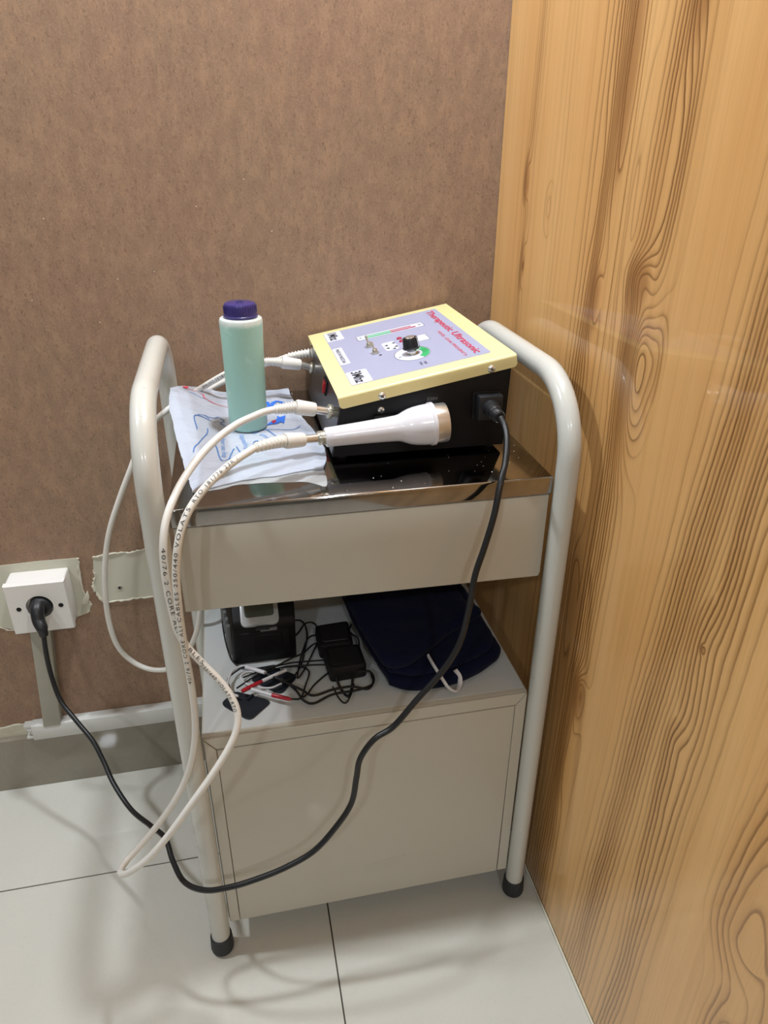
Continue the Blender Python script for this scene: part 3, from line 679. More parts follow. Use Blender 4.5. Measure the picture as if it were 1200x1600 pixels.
def sheet(G, puff, wr, zb, seed, keep=None, tuck=0.0):
    """closed bag: wrinkled upper sheet, flat underside"""
    bm = bmesh.new(); nv, nu = len(G) - 1, len(G[0]) - 1; up = []; dn = []
    for j, row in enumerate(G):
        ru, rd = [], []
        for i, p in enumerate(row):
            u, v = i / nu, j / nv; ed = min(u, 1-u, v, 1-v)
            k = min(1.0, ed / 0.12); k = k * k * (3 - 2 * k)
            nz = mn.noise(Vector((p.x * 26 + seed, p.y * 52, seed))) + 0.6 * mn.noise(Vector((p.x * 60 + p.y * 40, p.y * 110 + seed, 1.0)))
            ridge = 1 - abs(mn.noise(Vector((p.x * 18 - p.y * 22, p.y * 34 + p.x * 30, seed + 3.0)))) * 3
            q = p.copy(); h = puff * k + wr * nz * (0.25 + 0.75 * k) + wr * 0.9 * max(0, ridge) * k
            if keep:
                dd = ((p.x - keep[0]) ** 2 + (p.y - keep[1]) ** 2) ** 0.5
                f = min(1, max(0, (dd - 0.029) / 0.05)); f = f * f * (3 - 2 * f)
                top = keep[2]; q.z = q.z + h; q.z = q.z * f + top * (1 - f)
            else: q.z += h
            q.z = max(q.z, zb + 0.0009)
            if ed == 0: q.x += 0.0018 * mn.noise(Vector((p.x * 60, p.y * 60, seed))) ; q.y += 0.0018 * mn.noise(Vector((p.y * 70, p.x * 60, seed + 5)))
            ru.append(bm.verts.new(q))
            zl = max(zb + 0.0003, min(q.z - 0.0006, p.z - 0.0012 if p.z > 0.8945 else zb + 0.0003))
            rd.append(bm.verts.new((q.x, q.y, zl)))
        up.append(ru); dn.append(rd)
    for j in range(nv):
        for i in range(nu):
            bm.faces.new((up[j][i], up[j+1][i], up[j+1][i+1], up[j][i+1])); bm.faces.new((dn[j][i], dn[j][i+1], dn[j+1][i+1], dn[j+1][i]))
    for i in range(nu):
        bm.faces.new((up[0][i], up[0][i+1], dn[0][i+1], dn[0][i])); bm.faces.new((up[nv][i+1], up[nv][i], dn[nv][i], dn[nv][i+1]))
    for j in range(nv):
        bm.faces.new((up[j+1][0], up[j][0], dn[j][0], dn[j+1][0])); bm.faces.new((up[j][nu], up[j+1][nu], dn[j+1][nu], dn[j][nu]))
    return bm
BOT = (-0.4685, -0.2083, 0.8962)
gp = thing('glove_packet', 'crumpled white plastic glove packet printed with a blue hand, under green bottle', 'packet', (-0.47, -0.22, ZTR))
G = coons(D['G_TOP'], D['G_RIGHT'], D['G_BOT'], D['G_LEFT'])
bm = sheet(G, 0.0050, 0.0013, ZTR + .0016, 2.0, BOT)
bmesh.ops.recalc_face_normals(bm, faces=bm.faces)
bvh = BVHTree.FromBMesh(bm)
obj('upper_sheet', bm, M['glove'], gp, 60)
top2 = [D['G_BOT'][0]] + [Vector(p) + Vector((0, .02, 0)) for p in D['G_BOT'][1:-1]] + [Vector(D['G_RIGHT'][-1])]
G2 = coons([Vector(p) + Vector((0, .035, 0)) for p in D['G_BOT'][:-1]] + [D['G2_RIGHT'][0]], [D['G2_RIGHT'][0], D['G2_RIGHT'][1], D['G2_RIGHT'][2], D['G2_RIGHT'][3]], D['G2_BOT'],
           [Vector(D['G_BOT'][0]) + Vector((0, .035, 0)), Vector(D['G_BOT'][0]) + Vector((-.001, .016, 0)), D['G2_BOT'][0]], 36, 14)
bm = sheet([[Vector((p.x, p.y, ZTR + .0006)) for p in r] for r in G2], 0.0006, 0.0003, ZTR, 8.0)
obj('lower_sheet', bm, M['glove2'], gp, 60, label='greyer, clearer lower edge of the packet')
def on_bag(x, y, up=0.0003):
    hit = bvh.ray_cast(Vector((x, y, 1.2)), Vector((0, 0, -1)))
    return Vector((x, y, (hit[0].z if hit[0] is not None else 0.893) + up))
pb, pr = bmesh.new(), bmesh.new()
def ribbon(bm, pts, w, z=0.0005):
    P = catmull([Vector((p[0], p[1], 0)) for p in pts], 8); Lr, Rr = [], []
    for i, p in enumerate(P):
        d_ = P[min(i+1, len(P)-1)] - P[max(i-1, 0)]; d_.normalize(); n_ = Vector((-d_.y, d_.x, 0)) * w
        Lr.append(bm.verts.new(on_bag((p+n_).x, (p+n_).y, z))); Rr.append(bm.verts.new(on_bag((p-n_).x, (p-n_).y, z)))
    for i in range(len(P)-1): bm.faces.new((Lr[i], Rr[i], Rr[i+1], Lr[i+1]))
for k in range(10): ribbon(pb, D['HAND%d' % k], 0.0008, 0.0011)
obj('hand_print', pb, M['bluegrey'], gp)
ribbon(pr, D['SWOOSH'], 0.0009, 0.0011)
def patch(bm, pts, z=0.0013):
    c = Vector((sum(p[0] for p in pts) / len(pts), sum(p[1] for p in pts) / len(pts), 0)); v = [bm.verts.new(on_bag(p[0], p[1], z)) for p in pts]
    cv = bm.verts.new(on_bag(c.x, c.y, z))
    for i in range(len(v)): bm.faces.new((cv, v[i], v[(i+1) % len(v)]))
patch(pr, D['SWOOSHTIP']); obj('swoosh_print', pr, M['pink'], gp)
bm = bmesh.new(); ribbon(bm, D['LETC'], 0.0036, .0012); ribbon(bm, D['LETD'], 0.0034, .0012); patch(bm, D['ARROW']); obj('logo_print', bm, M['blue'], gp)
bm = bmesh.new(); patch(bm, D['ARROWDOT'], 0.0018); obj('logo_dot', bm, M['crimson'], gp)
T_ = D['TXT']; bm = bmesh.new()
for (a, b, s_, hh) in ((0, 1, 'other use disp', .010), (2, 3, 'disposable glove', .010), (4, 5, 'plastic', .009), (6, 7, 'gloves', .007)):
    p, q = Vector(T_[a]), Vector(T_[b]); p.z = q.z = 0; dx = (q - p); ln = dx.length; dx.normalize(); dy = Vector((-dx.y, dx.x, 0)); m = (p + q) / 2
    tb = text_fit(s_, ln, hh); warp(tb, lambda x, y, z: on_bag((m + dx * x + dy * y).x, (m + dx * x + dy * y).y, 0.0012)); merge(bm, tb)
obj('lettering', bm, M['paleblue'], gp, kind='stuff')

# ---------------------------------------------------------------- gel bottle
bt = thing('gel_bottle', 'tall bottle of pale green gel with a purple cap on glove packet', 'bottle', (BOT[0], BOT[1], BOT[2]))
o = (BOT[0], BOT[1], BOT[2] + 0.0004)
obj('bottle_body', L([(0, .0), (0, .0245), (.002, .0278), (.006, .0293), (.03, .0296), (.09, .0302), (.14, .0309), (.158, .0315), (.166, .0317), (.1695, .0306), (.1708, .0285), (.171, .024), (.171, 0)], o, (0.012, 0, 1), 40), M['gel'], bt)
bm = bmesh.new()
lathe(bm, [(0, .0), (0, .0247), (.003, .0252), (.004, .0238), (.017, .0232), (.0195, .0222), (.0205, .0200), (.0206, .0)], (o[0] + .0022, o[1], o[2] + .1712), (0.012, 0, 1), 40)
cp = obj('cap', bm, M['cap'], bt)
bm = bmesh.new(); lathe(bm, [(0, .0062), (.0012, .0058), (.0016, .0048), (.0016, 0)], (o[0] + .0024, o[1], o[2] + .1916), (0.012, 0, 1), 18); 
obj('spout', bm, M['cap'], cp)
obj('spout_hole', B(o[0] - .001, o[0] + .006, o[1] - .0022, o[1] + .0012, o[2] + .1928, o[2] + .1936), M['dark'], cp)
bm = bmesh.new()
for k in range(36):
    a = 2 * math.pi * k / 36; c = Vector((o[0] + .0022, o[1], o[2] + .178)); p = c + Vector((math.cos(a), math.sin(a), 0)) * .0236
    tube(bm, [p, p + Vector((0, 0, .010))], .0006, 4)
obj('grip_ribs', bm, M['cap'], cp, kind='stuff')

# ---------------------------------------------------------------- therapeutic ultrasound unit
un = thing('ultrasound_unit', 'black ultrasound therapy console with cream yellow lid and lilac control label', 'medical device', (-0.222, -0.18, ZTR))
UF, UB = -0.348, -0.046
lx0, lx1, lz0, lz1 = -0.3475, -0.092, 0.985, 1.032
sl = Vector((lx1 - lx0, 0, lz1 - lz0)); slen = sl.length; sl.normalize(); nl = Vector((-sl.z, 0, sl.x))
def lidp(s, y, h=0.0): return Vector((lx0, y, lz0)) + sl * s + nl * h
zb = 0.8935
bm = bmesh.new(); prism(bm, [(-0.3565, zb), (-0.0985, zb), (-0.0945, 1.028), (-0.3395, 0.9822)], 'y', UF, UB, 0.0012, 2)
obj('case', bm, M['blackbox'], un)
# grey left control face, a sheet set into the sloping side
fn = Vector((-(0.9822 - zb), 0, 0.017)).normalized()
p0, p1 = Vector((-0.3565, 0, zb)), Vector((-0.3395, 0, 0.9822))
def facep(v, y, h): return p0.lerp(p1, v) + Vector((0, y, 0)) + fn * h
bm = bmesh.new()
q = [facep(.03, UF + .004, .0) , facep(.03, UB - .004, .0), facep(.93, UB - .004, .0), facep(.93, UF + .004, .0)]
vs = [bm.verts.new(p) for p in q] + [bm.verts.new(p + fn * .0006) for p in q]
for f in ((0,1,2,3), (7,6,5,4), (0,4,5,1), (1,5,6,2), (2,6,7,3), (3,7,4,0)): bm.faces.new([vs[i] for i in f])
obj('control_face', bm, M['blackface'], un)
for x in (-.34, -.115):
    for y in (UF + .02, UB - .02): obj('foot', L([(0, .0075), (.0005, .008), (.0078, .0085)], (x, y, ZTR), (0, 0, 1), 14), M['rubber'], un)
# lid: sloping sheet with rounded fold-down flanges front and back
bm = bmesh.new()
y0, y1, th, fh, r = -0.3545, 0.0035, 0.0014, 0.0185, 0.004
outer = [(y0, -fh)] + [(y0 + r - r * math.cos(math.pi/2*k/6), -r + r * math.sin(math.pi/2*k/6)) for k in range(7)] + [(y1 - r + r * math.sin(math.pi/2*k/6), -r + r * math.cos(math.pi/2*k/6)) for k in range(7)] + [(y1, -fh)]
inner = [(y1 - th, -fh)] + [(y1 - th, -th - r), (y1 - th - r, -th)] + [(y0 + th + r, -th), (y0 + th, -th - r)] + [(y0 + th, -fh)]
poly = outer + inner
A = [bm.verts.new(lidp(0, p[0], p[1])) for p in poly]; C_ = [bm.verts.new(lidp(slen, p[0], p[1])) for p in poly]
n = len(poly)
for i in range(n): bm.faces.new((A[i], C_[i], C_[(i+1) % n], A[(i+1) % n]))
bm.faces.new(A); bm.faces.new(C_[::-1])
# round the lower corners of the front flange
ce = [e_ for e_ in bm.edges if all(abs(v.co.y - y0) < .003 for v in e_.verts) and abs((e_.verts[0].co - e_.verts[1].co).length - th) < 1e-4]
bmesh.ops.bevel(bm, geom=ce, offset=0.006, segments=4, profile=0.5, affect='EDGES')
lid = obj('lid', bm, M['yellow'], un, 35)
# printed label
def rrect(s0, s1, ya, yb, r, n=5):
    P = []
    for (cs, cy, a0) in ((s1 - r, yb - r, 0), (s0 + r, yb - r, 90), (s0 + r, ya + r, 180), (s1 - r, ya + r, 270)):
        for k in range(n + 1):
            a = math.radians(a0 + 90 * k / n); P.append((cs + r * math.cos(a), cy + r * math.sin(a)))
    return P
def lid_plate(name, poly, h0, h1, mat, parent):
    bm = bmesh.new(); a = [bm.verts.new(lidp(p[0], p[1], h0)) for p in poly]; b = [bm.verts.new(lidp(p[0], p[1], h1)) for p in poly]
    n = len(poly); bm.faces.new(b); bm.faces.new(a[::-1])
    for i in range(n): bm.faces.new((a[i], a[(i+1) % n], b[(i+1) % n], b[i]))
    return obj(name, bm, mat, parent)
lab = lid_plate('label', rrect(.0255, .2335, -.3235, -.018, .004), 0.0, .0004, M['lilac'], un)
def lid_text(s, c, wdt, hgt, mat, name='lettering', bold=0.0, h=.0010):
    """letters reading along -y with their tops towards +s"""
    tb = text_fit(s, wdt, hgt, bold=bold); warp(tb, lambda x, y, z: lidp(c[0] + y, c[1] - x, h))
    return obj(name, tb, mat, lab)
lid_text('Therapeutic Ultrasonic', (.2165, -.1705), .282, .0165, M['red'], bold=0.008)
lid_text('MODEL  (DUAL FREQUENCY)', (.1985, -.2370), .150, .0065, M['pink'])
def outline(poly, w, h, mat, name):
    bm = bmesh.new(); c = (sum(p[0] for p in poly) / len(poly), sum(p[1] for p in poly) / len(poly)); n = len(poly)
    a = []; b = []
    for i, p in enumerate(poly):
        q0, q1 = poly[i-1], poly[(i+1) % n]; d_ = Vector((q1[0]-q0[0], q1[1]-q0[1])).normalized(); nn = Vector((d_.y, -d_.x)) * w
        a.append(bm.verts.new(lidp(p[0], p[1], h))); b.append(bm.verts.new(lidp(p[0] - nn.x, p[1] - nn.y, h)))
    for i in range(n): bm.faces.new((a[i], a[(i+1) % n], b[(i+1) % n], b[i]))
    return obj(name, bm, mat, lab)
for (a, b, ya, yb, s_, wd_) in ((.0262, .0555, -.0770, -.0185, '1Mhz', .048), (.0262, .0420, -.2200, -.1240, 'MADE IN PAKISTAN', .080), (.0262, .0575, -.3228, -.2620, '3Mhz', .052)):
    lid_plate('printed_tag', rrect(a, b, ya, yb, .003), .0004, .0007, M['tag'], lab)
    big = s_ != 'MADE IN PAKISTAN'
    lid_text(s_, ((a + b) / 2 - (.001 if big else .0005), (ya + yb) / 2), wd_, .0155 if big else .0060, M['ink'], bold=0.02 if big else 0.0)
# level bar
lid_plate('level_scale', rrect(.0735, .1900, -.1120, -.0840, .003), .0004, .0007, M['tag'], lab)
outline(rrect(.0735, .1900, -.1120, -.0840, .003), .0006, .0009, M['ink'], 'scale_outline')
for (a, b, ya, yb, m) in ((.090, .1320, -.1065, -.1010, 'green'), (.090, .1320, -.0965, -.0925, 'green'), (.1320, .1755, -.1065, -.1010, 'crimson'), (.1320, .1690, -.0965, -.0925, 'crimson')):
    lid_plate('scale_bar', [(a, ya), (b, ya), (b, yb), (a, yb)], .0007, .0010, M[m], lab)
for s_, c in (('0', (.0800, -.098)), ('50', (.1830, -.098))): lid_text(s_, c, .004 if s_ == '0' else .006, .0045, M['ink'])
# blank window, leds, arrow marks
lid_plate('blank_window', [(.1570, -.1930), (.1775, -.1930), (.1775, -.1580), (.1570, -.1580)], .0004, .0007, M['tag'], lab)
outline(rrect(.1570, .1775, -.1930, -.1580, .0006), .0005, .0009, M['ink'], 'window_outline')
for c in ((.1352, -.1520), (.1356, -.1700)):
    bm = bmesh.new(); lathe(bm, [(0, .0046), (.0012, .0044), (.0024, .0030), (.0028, 0)], lidp(c[0], c[1], .0004), nl, 14); obj('indicator', bm, M['crimson'], lab)
lid_plate('arrow_ground', rrect(.1030, .1245, -.2030, -.1560, .005), .0004, .0006, M['tag'], lab)
for (a, b) in ((.1215, -.1680), (.1085, -.1740), (.1215, -.1890), (.1165, -.1985), (.1080, -.1900)):
    lid_plate('arrow_mark', [(a - .0028, b), (a + .0022, b + .0042), (a + .0022, b - .0042)], .0006, .0009, M['ink'], lab)
# dial ring with green arc, knob
kc = (.1345, -.2440)
def ell(rx, ry, n=40, a0=0, a1=360): return [(kc[0] + rx * math.cos(math.radians(a0 + (a1-a0)*k/n)), kc[1] + ry * math.sin(math.radians(a0 + (a1-a0)*k/n))) for k in range(n + (a1 - a0 < 360))]
lid_plate('dial_face', ell(.0275, .0345), .0004, .0007, M['tag'], lab)
outline(ell(.0275, .0345), .0006, .0009, M['ink'], 'dial_outline')
lid_plate('dial_arc', ell(.0262, .0330, 20, -62, 82) + ell(.0155, .0205, 20, -62, 82)[::-1], .0007, .0010, M['green'], lab)
lid_text('40', (.150, -.228), .007, .0040, M['tag'], h=.0013); lid_text('0', (.114, -.250), .0035, .0045, M['ink'])
for c, s_ in (((.1340, -.3000), 'MIN'), ((.1405, -.3000), 'TIMER')): lid_text(s_, c, .013, .0040, M['ink'])
lid_text('1', (.0905, -.2150), .004, .004, M['ink'])
K0 = lidp(kc[0], kc[1], .0007)
kn = obj('knob', L([(.0082, .0), (.0082, .0128), (.0098, .0135), (.0105, .0118), (.0128, .0108), (.0245, .0098), (.0255, .0088), (.0256, 0)], K0, nl, 28), M['black_plug'], un)
bm = bmesh.new()
for k in range(14):
    a = 2 * math.pi * k / 14; e1 = Vector((0, 1, 0)); e2 = nl.cross(e1); d_ = e1 * math.cos(a) + e2 * math.sin(a)
    tube(bm, [K0 + nl * .012 + d_ * .0112, K0 + nl * .0245 + d_ * .0101], .0013, 5)
obj('knob_ribs', bm, M['black_plug'], kn)
obj('knob_cap', L([(.0254, .0), (.0254, .0076), (.0262, .0070), (.0262, 0)], K0, nl, 24), M['alu'], kn, label='silver top of the black knob')
bm = bmesh.new(); d_ = (sl * 0.8 + Vector((0, 1, 0)) * -0.6).normalized()
tube(bm, [K0 + nl * .010 + d_ * .0125, K0 + nl * .025 + d_ * .0104], .0011, 5); obj('pointer', bm, M['tag'], kn)
obj('hex_nut', L([(0, .0), (0, .0100), (.0006, .0105), (.0006, .0078), (.0045, .0076), (.0048, .0058), (.0082, .0055), (.0082, 0)], K0, nl, 6), M['chrome'], un)
# toggle switches
for c in ((.0835, -.1600), (.0850, -.2010)):
    P = lidp(c[0], c[1], .0004); ax = (nl + Vector((0, .28, 0)) - sl * .12).normalized()
    tg = obj('toggle_switch', L([(0, .0), (0, .0058), (.0022, .0058), (.0024, .0046), (.0040, .0046), (.0075, .0036), (.0085, .0028), (.0085, 0)], P, nl, 18), M['brassy'], un)
    obj('lever', L([(.006, .0), (.006, .0012), (.0170, .0021), (.0190, .0019), (.0198, 0)], P, ax, 12), M['chrome'], tg)
# screws
def screw(p, ax, r, par, name='screw'):
    s_ = obj(name, L([(0, .0), (0, r), (.0006, r * 1.0), (.0016, r * .86), (.0026, r * .5), (.0028, 0)], p, ax, 18), M['chrome'], par)
    e1 = Vector((1, 0, 1)).normalized(); bm = bmesh.new(); p = Vector(p); ax = Vector(ax).normalized()
    for d_ in (e1, ax.cross(e1)): tube(bm, [p + ax * .0024 - d_ * r * .45, p + ax * .0024 + d_ * r * .45], r * .17, 4)
    obj('cross_slot', bm, M['dark'], s_)
screw((-0.2850, y0 + .0002, 0.9825), (0, -1, 0), .0056, un); screw((-0.1275, y0 + .0002, 1.0120), (0, -1, 0), .0056, un)
screw((-0.2850, UF + .0003, 0.9600), (0, -1, 0), .0052, un)
screw((-0.1080, y1 - .0002, 1.0155), (0, 1, 0), .0046, un)
# rocker switch on the sloping face
rk = obj('rocker_switch', B(-.0155, .0155, -.0115, .0115, 0, .0025, .0008), M['dark'], un)
def place_face(o, v, y, h):
    e2 = (p1 - p0).normalized(); o.matrix_local = Matrix.Translation(facep(v, y, h) - root_loc(un)) @ Matrix((( 0, e2.x, fn.x), (-1, 0, 0), (0, e2.z, fn.z))).to_4x4()
    return o
def local_obj(name, bm, mat, parent):
    bmesh.ops.recalc_face_normals(bm, faces=bm.faces)
    me = bpy.data.meshes.new(name); bm.to_mesh(me); bm.free(); me.materials.append(mat); smooth(me)
    o = bpy.data.objects.new(name, me); COL.objects.link(o); o.parent = parent; return o
bpy.data.objects.remove(rk)
rk = place_face(local_obj('rocker_switch', B(-.0175, .0175, -.0110, .0110, 0, .0022, .0006), M['dark'], un), .70, -.2080, .0006)
bm = bmesh.new(); prism(bm, [(-.014, .001), (.014, .001), (.0135, .0065), (0, .0028), (-.0135, .0035)], 'y', -.0078, .0078, .0005, 1)
local_obj('rocker', bm, M['rocker'], rk)
# mains inlet on the front
obj('mains_inlet', B(-.1515, -.1080, UF - .0022, UF + .001, .9370, .9790, .0015), M['blackbox'], un)
bm = text_fit('220V', .016, .0045); warp(bm, lambda x, y, z: (-.2105 + x, UF - .0003, .9720 + y)); obj('faint_mark', bm, M['greyslat'], un)

# sockets (coax jacks) and the probe rests
def axis_of(key, a=0, b=-1):
    P = [Vector(p) for p in D[key]]; return P
def jack(key):
    P = axis_of(key); ax = (P[3] - P[0]).normalized(); base = P[0] - ax * 0.006
    bm = bmesh.new(); lathe(bm, [(0, .0075), (.008, .0075), (.008, .0088), (.0095, .0098), (.0135, .0098), (.0150, .0088), (.0150, 0)], base, ax, 18)
    j = obj('jack', bm, M['brassy'], un)
    bm = bmesh.new()
    for k in range(18):
        a = 2 * math.pi * k / 18; n_ = Vector((0, 1, 0)); n_ = (n_ - ax * n_.dot(ax)).normalized(); b_ = ax.cross(n_); d_ = n_ * math.cos(a) + b_ * math.sin(a)
        tube(bm, [base + ax * .009 + d_ * .0097, base + ax * .014 + d_ * .0097], .0008, 4)
    obj('knurling', bm, M['brassy'], j)
jack('A_JACK'); jack('B_JACK')
def rest(y, z, x):
    """short post that carries a probe on the case"""
    ya, yb = (y + .013, UF + .0005) if y < -.2 else (UB - .0005, y - .013)
    obj('probe_rest', B(x - .022, x + .022, ya, yb, z - .009, z + .009, .001, 1), M['blackbox'], un)
# ---------------------------------------------------------------- probes
def probe(key, label, axis_pts):
    P = [Vector(p) for p in axis_pts]; ax = (P[-1] - P[0]).normalized(); o = P[0]; ln = (P[-1] - P[0]).length
    k = ln / 0.1777
    t = thing('ultrasound_probe', label, 'medical probe', o + ax * (0.09 * k) - Vector((0, 0, .02)), 'ultrasound probes of the console')
    hd = [(0, 0), (0, .0122), (.0015, .0134), (.012, .0137), (.05, .0152), (.085, .0170), (.100, .0180), (.1055, .0192), (.111, .0218), (.118, .0246), (.126, .0266), (.136, .0280), (.146, .0288), (.1475, .0290), (.1480, .0302), (.1530, .0302), (.1535, .0290), (.1535, 0)]
    obj('handle', L([(a * k, r) for a, r in hd], o, ax, 40), M['white'], t)
    obj('metal_head', L([(.1532 * k, 0), (.1532 * k, .0276), (.1700 * k, .0276), (.1712 * k, .0270), (.1716 * k, .0255), (.1716 * k, 0)], o, ax, 40), M['alu'], t, label='bare aluminium treatment head')
    obj('socket', L([(-.0105, 0), (-.0105, .0085), (-.009, .0098), (-.0040, .0100), (-.0034, .0094), (-.0022, .0094), (-.0018, .0100), (0.0004, .0100), (.0004, 0)], o, ax, 24), M['brassy'], t)
    return t
probe('PROBE', 'white torch-shaped ultrasound probe held against the console front, aluminium head at right', D['PROBE'])
B2 = [Vector(p) for p in D['B_PLUG2']]; d_ = (B2[5] - B2[3]).normalized(); d_.z = min(d_.z, .03)
pbk = [B2[5] + d_ * .004, B2[5] + d_ * .181]
probe('B', 'second white probe resting behind the console, mostly hidden by the yellow lid', pbk)
rest(-.379, .9450, -.275); rest(-.0185, .961, -.225)

# ---------------------------------------------------------------- probe cables
def make_cable(name, label, tip, path, tip2, print_runs):
    t = thing(name, label, 'cable', Vector(path[len(path)//2]))
    obj('cable', tube(bmesh.new(), catmull(path, 6), .0050, 12), M['cable'], t)
    for pts in (tip, tip2):       # ordered from the metal end to the cable
        P = [Vector(p) for p in pts]; ax = (P[0] - P[2]).normalized()
        f0, f1, f2, f3 = P[0], P[1], P[2], P[3:]
        obj('ferrule', tube(bmesh.new(), [P[0], P[2] + (P[0] - P[2]) * .0], .0058, 16), M['chrome'], t)
        body = [P[2] + (P[2] - P[3]) * .02, P[2], P[2].lerp(P[3], .08), P[2].lerp(P[3], .92), P[3]]
        obj('plug_body', tube(bmesh.new(), body, [.0078, .0092, .0098, .0108, .0098], 18), M['strain'], t)
        C = catmull([P[3]] + P[4:], 24 // max(1, len(P) - 4) + 8); dist = 0.0; rr = []; tot = sum((C[i+1]-C[i]).length for i in range(len(C)-1))
        Q = []; N = 64
        ln = [0.0]
        for i in range(len(C)-1): ln.append(ln[-1] + (C[i+1]-C[i]).length)
        j = 0
        for k in range(N + 1):
            s_ = ln[-1] * k / N
            while j < len(C) - 2 and ln[j+1] < s_: j += 1
            Q.append(C[j].lerp(C[j+1], min(1, (s_ - ln[j]) / max(1e-9, ln[j+1]-ln[j])))); u = k / N
            base = .0088 * (1-u) + .0066 * u; ridge = 0.5 + 0.5 * math.cos(u * 2 * math.pi * 8); rr.append(base - .0022 * (ridge > .45) * (1 - .3 * u))
        obj('strain_relief', tube(bmesh.new(), Q, rr, 16), M['strain'], t, 25)
    # printed lettering wrapped on the cable, towards the room
    C = catmull(path, 10); T, Nn = frames(C); ln = [0.0]
    for i in range(len(C)-1): ln.append(ln[-1] + (C[i+1]-C[i]).length)
    bm = bmesh.new()
    def at(s_):
        s_ = max(0, min(ln[-1] - 1e-6, s_)); lo, hi = 0, len(ln) - 1
        while hi - lo > 1:
            m_ = (lo + hi) // 2
            if ln[m_] <= s_: lo = m_
            else: hi = m_
        f = (s_ - ln[lo]) / max(1e-9, ln[hi] - ln[lo]); return C[lo].lerp(C[hi], f), T[lo].lerp(T[hi], f).normalized()
    for (i0, i1, s_, rev, twist) in print_runs:
        a, b = ln[int(i0 * 10)], ln[int(i1 * 10)]
        tb = text_fit(s_, b - a, .0050, spacing=1.3)
        bmesh.ops.subdivide_edges(tb, edges=[e_ for e_ in tb.edges if e_.calc_length() > .003], cuts=1)
        mid = (a + b) / 2; sg = -1 if rev else 1
        def f(x, y, z):
            p, tg = at(mid + sg * x); n_ = Vector((.0, -.75, .66)); n_ = (n_ - tg * n_.dot(tg)).normalized(); b_ = n_.cross(tg) * sg
            an = y / .0051 + twist; return p + (n_ * math.cos(an) + b_ * math.sin(an)) * .00515
        warp(tb, f); merge(bm, tb)
    if print_runs: obj('printed_lettering', bm, M['ink'], t)
    else: bm.free()
    return t
make_cable('probe_cable', 'white cable looping over the trolley front to the front probe', D['A_JACK'], D['A_PATH'], D['A_PLUG2'][::-1],
           [(9, 15, '40/76 2 CORE ALI CABLES', False, 0.2), (15, 18, '250/440 VOLATS RTO', False, -0.5), (36, 43, '40/76 2 CORE ALI CABLES 250/440 VOLATS', False, 0.1), (43.3, 46, 'RTO 181776 23R /', False, 0.0)])
make_cable('probe_cable', 'white cable behind the bottle that droops in a loop against the wall', D['B_JACK'], D['B_PATH'], D['B_PLUG2'][::-1], [(2, 4, 'ALI CABLES 250/440', False, 0.6)])

# ---------------------------------------------------------------- mains cord
mc = thing('power_cord', 'black mains cord running from wall socket across trolley front to console', 'cord', (-.6, -.3, .25))
obj('cable', tube(bmesh.new(), catmull(D['CORD'], 8), .0046, 12), M['black'], mc)
c0 = Vector((cx + .001, SY + .002, cz)); dn = (Vector(D['CORD'][0]) - (c0 + Vector((.0, -.026, -.004))))
pl = obj('wall_plug', L([(-.010, 0), (-.010, .0205), (.002, .0205), (.006, .0198), (.009, .0180), (.012, .0150), (.013, 0)], c0, (0, -1, 0), 30), M['black_plug'], mc)
P = catmull([c0 + Vector((0, -.006, .010)), c0 + Vector((-.001, -.020, .004)), c0 + Vector((0, -.030, -.012)), Vector(D['CORD'][0]) + Vector((-.0005, .001, .012)), Vector(D['CORD'][0]) + Vector((0, 0, -.004))], 8)
n = len(P); obj('plug_neck', tube(bmesh.new(), P, [.013 * (1 - k/(n-1)) ** .7 + .0075 * (k/(n-1)) if k/(n-1) < .8 else .0092 - .006 * (k/(n-1) - .8) for k in range(n)], 18), M['black_plug'], pl)
I = [Vector(p) for p in D['INLET']]
bm = bmesh.new(); prism(bm, [(-.1470, .9400), (-.1135, .9400), (-.1100, .9480), (-.1100, .9760), (-.1470, .9760)], 'y', UF - .018, UF - .0015, .0025)
ie = obj('mains_connector', bm, M['black_plug'], mc)
E0 = Vector((-.1290, UF - .016, .9585)); P = catmull([E0, E0 + Vector((.001, -.014, -.001)), I[2] * 0 + E0 + Vector((.003, -.028, -.004)), I[1] * .5 + (E0 + Vector((.003, -.036, -.008))) * .5, I[0]], 14)
n = len(P); obj('ribbed_neck', tube(bmesh.new(), P, [(.0125 - .006 * k/(n-1)) - (.0012 if (k // 4) % 2 and k > 12 else 0) for k in range(n)], 16), M['black_plug'], ie)

# ---------------------------------------------------------------- things on the lower shelf
te = thing('therapy_monitor', 'black electronic unit with silver-framed screen at left on lower shelf', 'medical device', (-0.483, -0.22, ZS))
bm = bmesh.new()
def quad_loft(bm, rings):
    R_ = [[bm.verts.new(p) for p in r] for r in rings]
    for a, b in zip(R_, R_[1:]):
        for k in range(4): bm.faces.new((a[k], a[(k+1) % 4], b[(k+1) % 4], b[k]))
    bm.faces.new(R_[0][::-1]); bm.faces.new(R_[-1])
z = ZS + .0005
quad_loft(bm, [[(-.529, -.2953, z), (-.4225, -.2953, z), (-.418, -.13, z), (-.548, -.13, z)],
               [(-.5260, -.2955, .575), (-.4215, -.2955, .575), (-.416, -.13, .575), (-.550, -.13, .575)],
               [(-.5255, -.2900, .5850), (-.4205, -.2900, .5850), (-.415, -.13, .5850), (-.550, -.13, .5850)],
               [(-.5245, -.2050, .6400), (-.4190, -.2050, .6400), (-.413, -.13, .6400), (-.550, -.13, .6400)],
               [(-.5240, -.1850, .6430), (-.4190, -.1850, .6430), (-.415, -.14, .6430), (-.546, -.14, .6430)]])
bmesh.ops.bevel(bm, geom=list(bm.edges), offset=.004, segments=2, profile=.5, affect='EDGES')
body_t = obj('casing', bm, M['blackdull'], te)
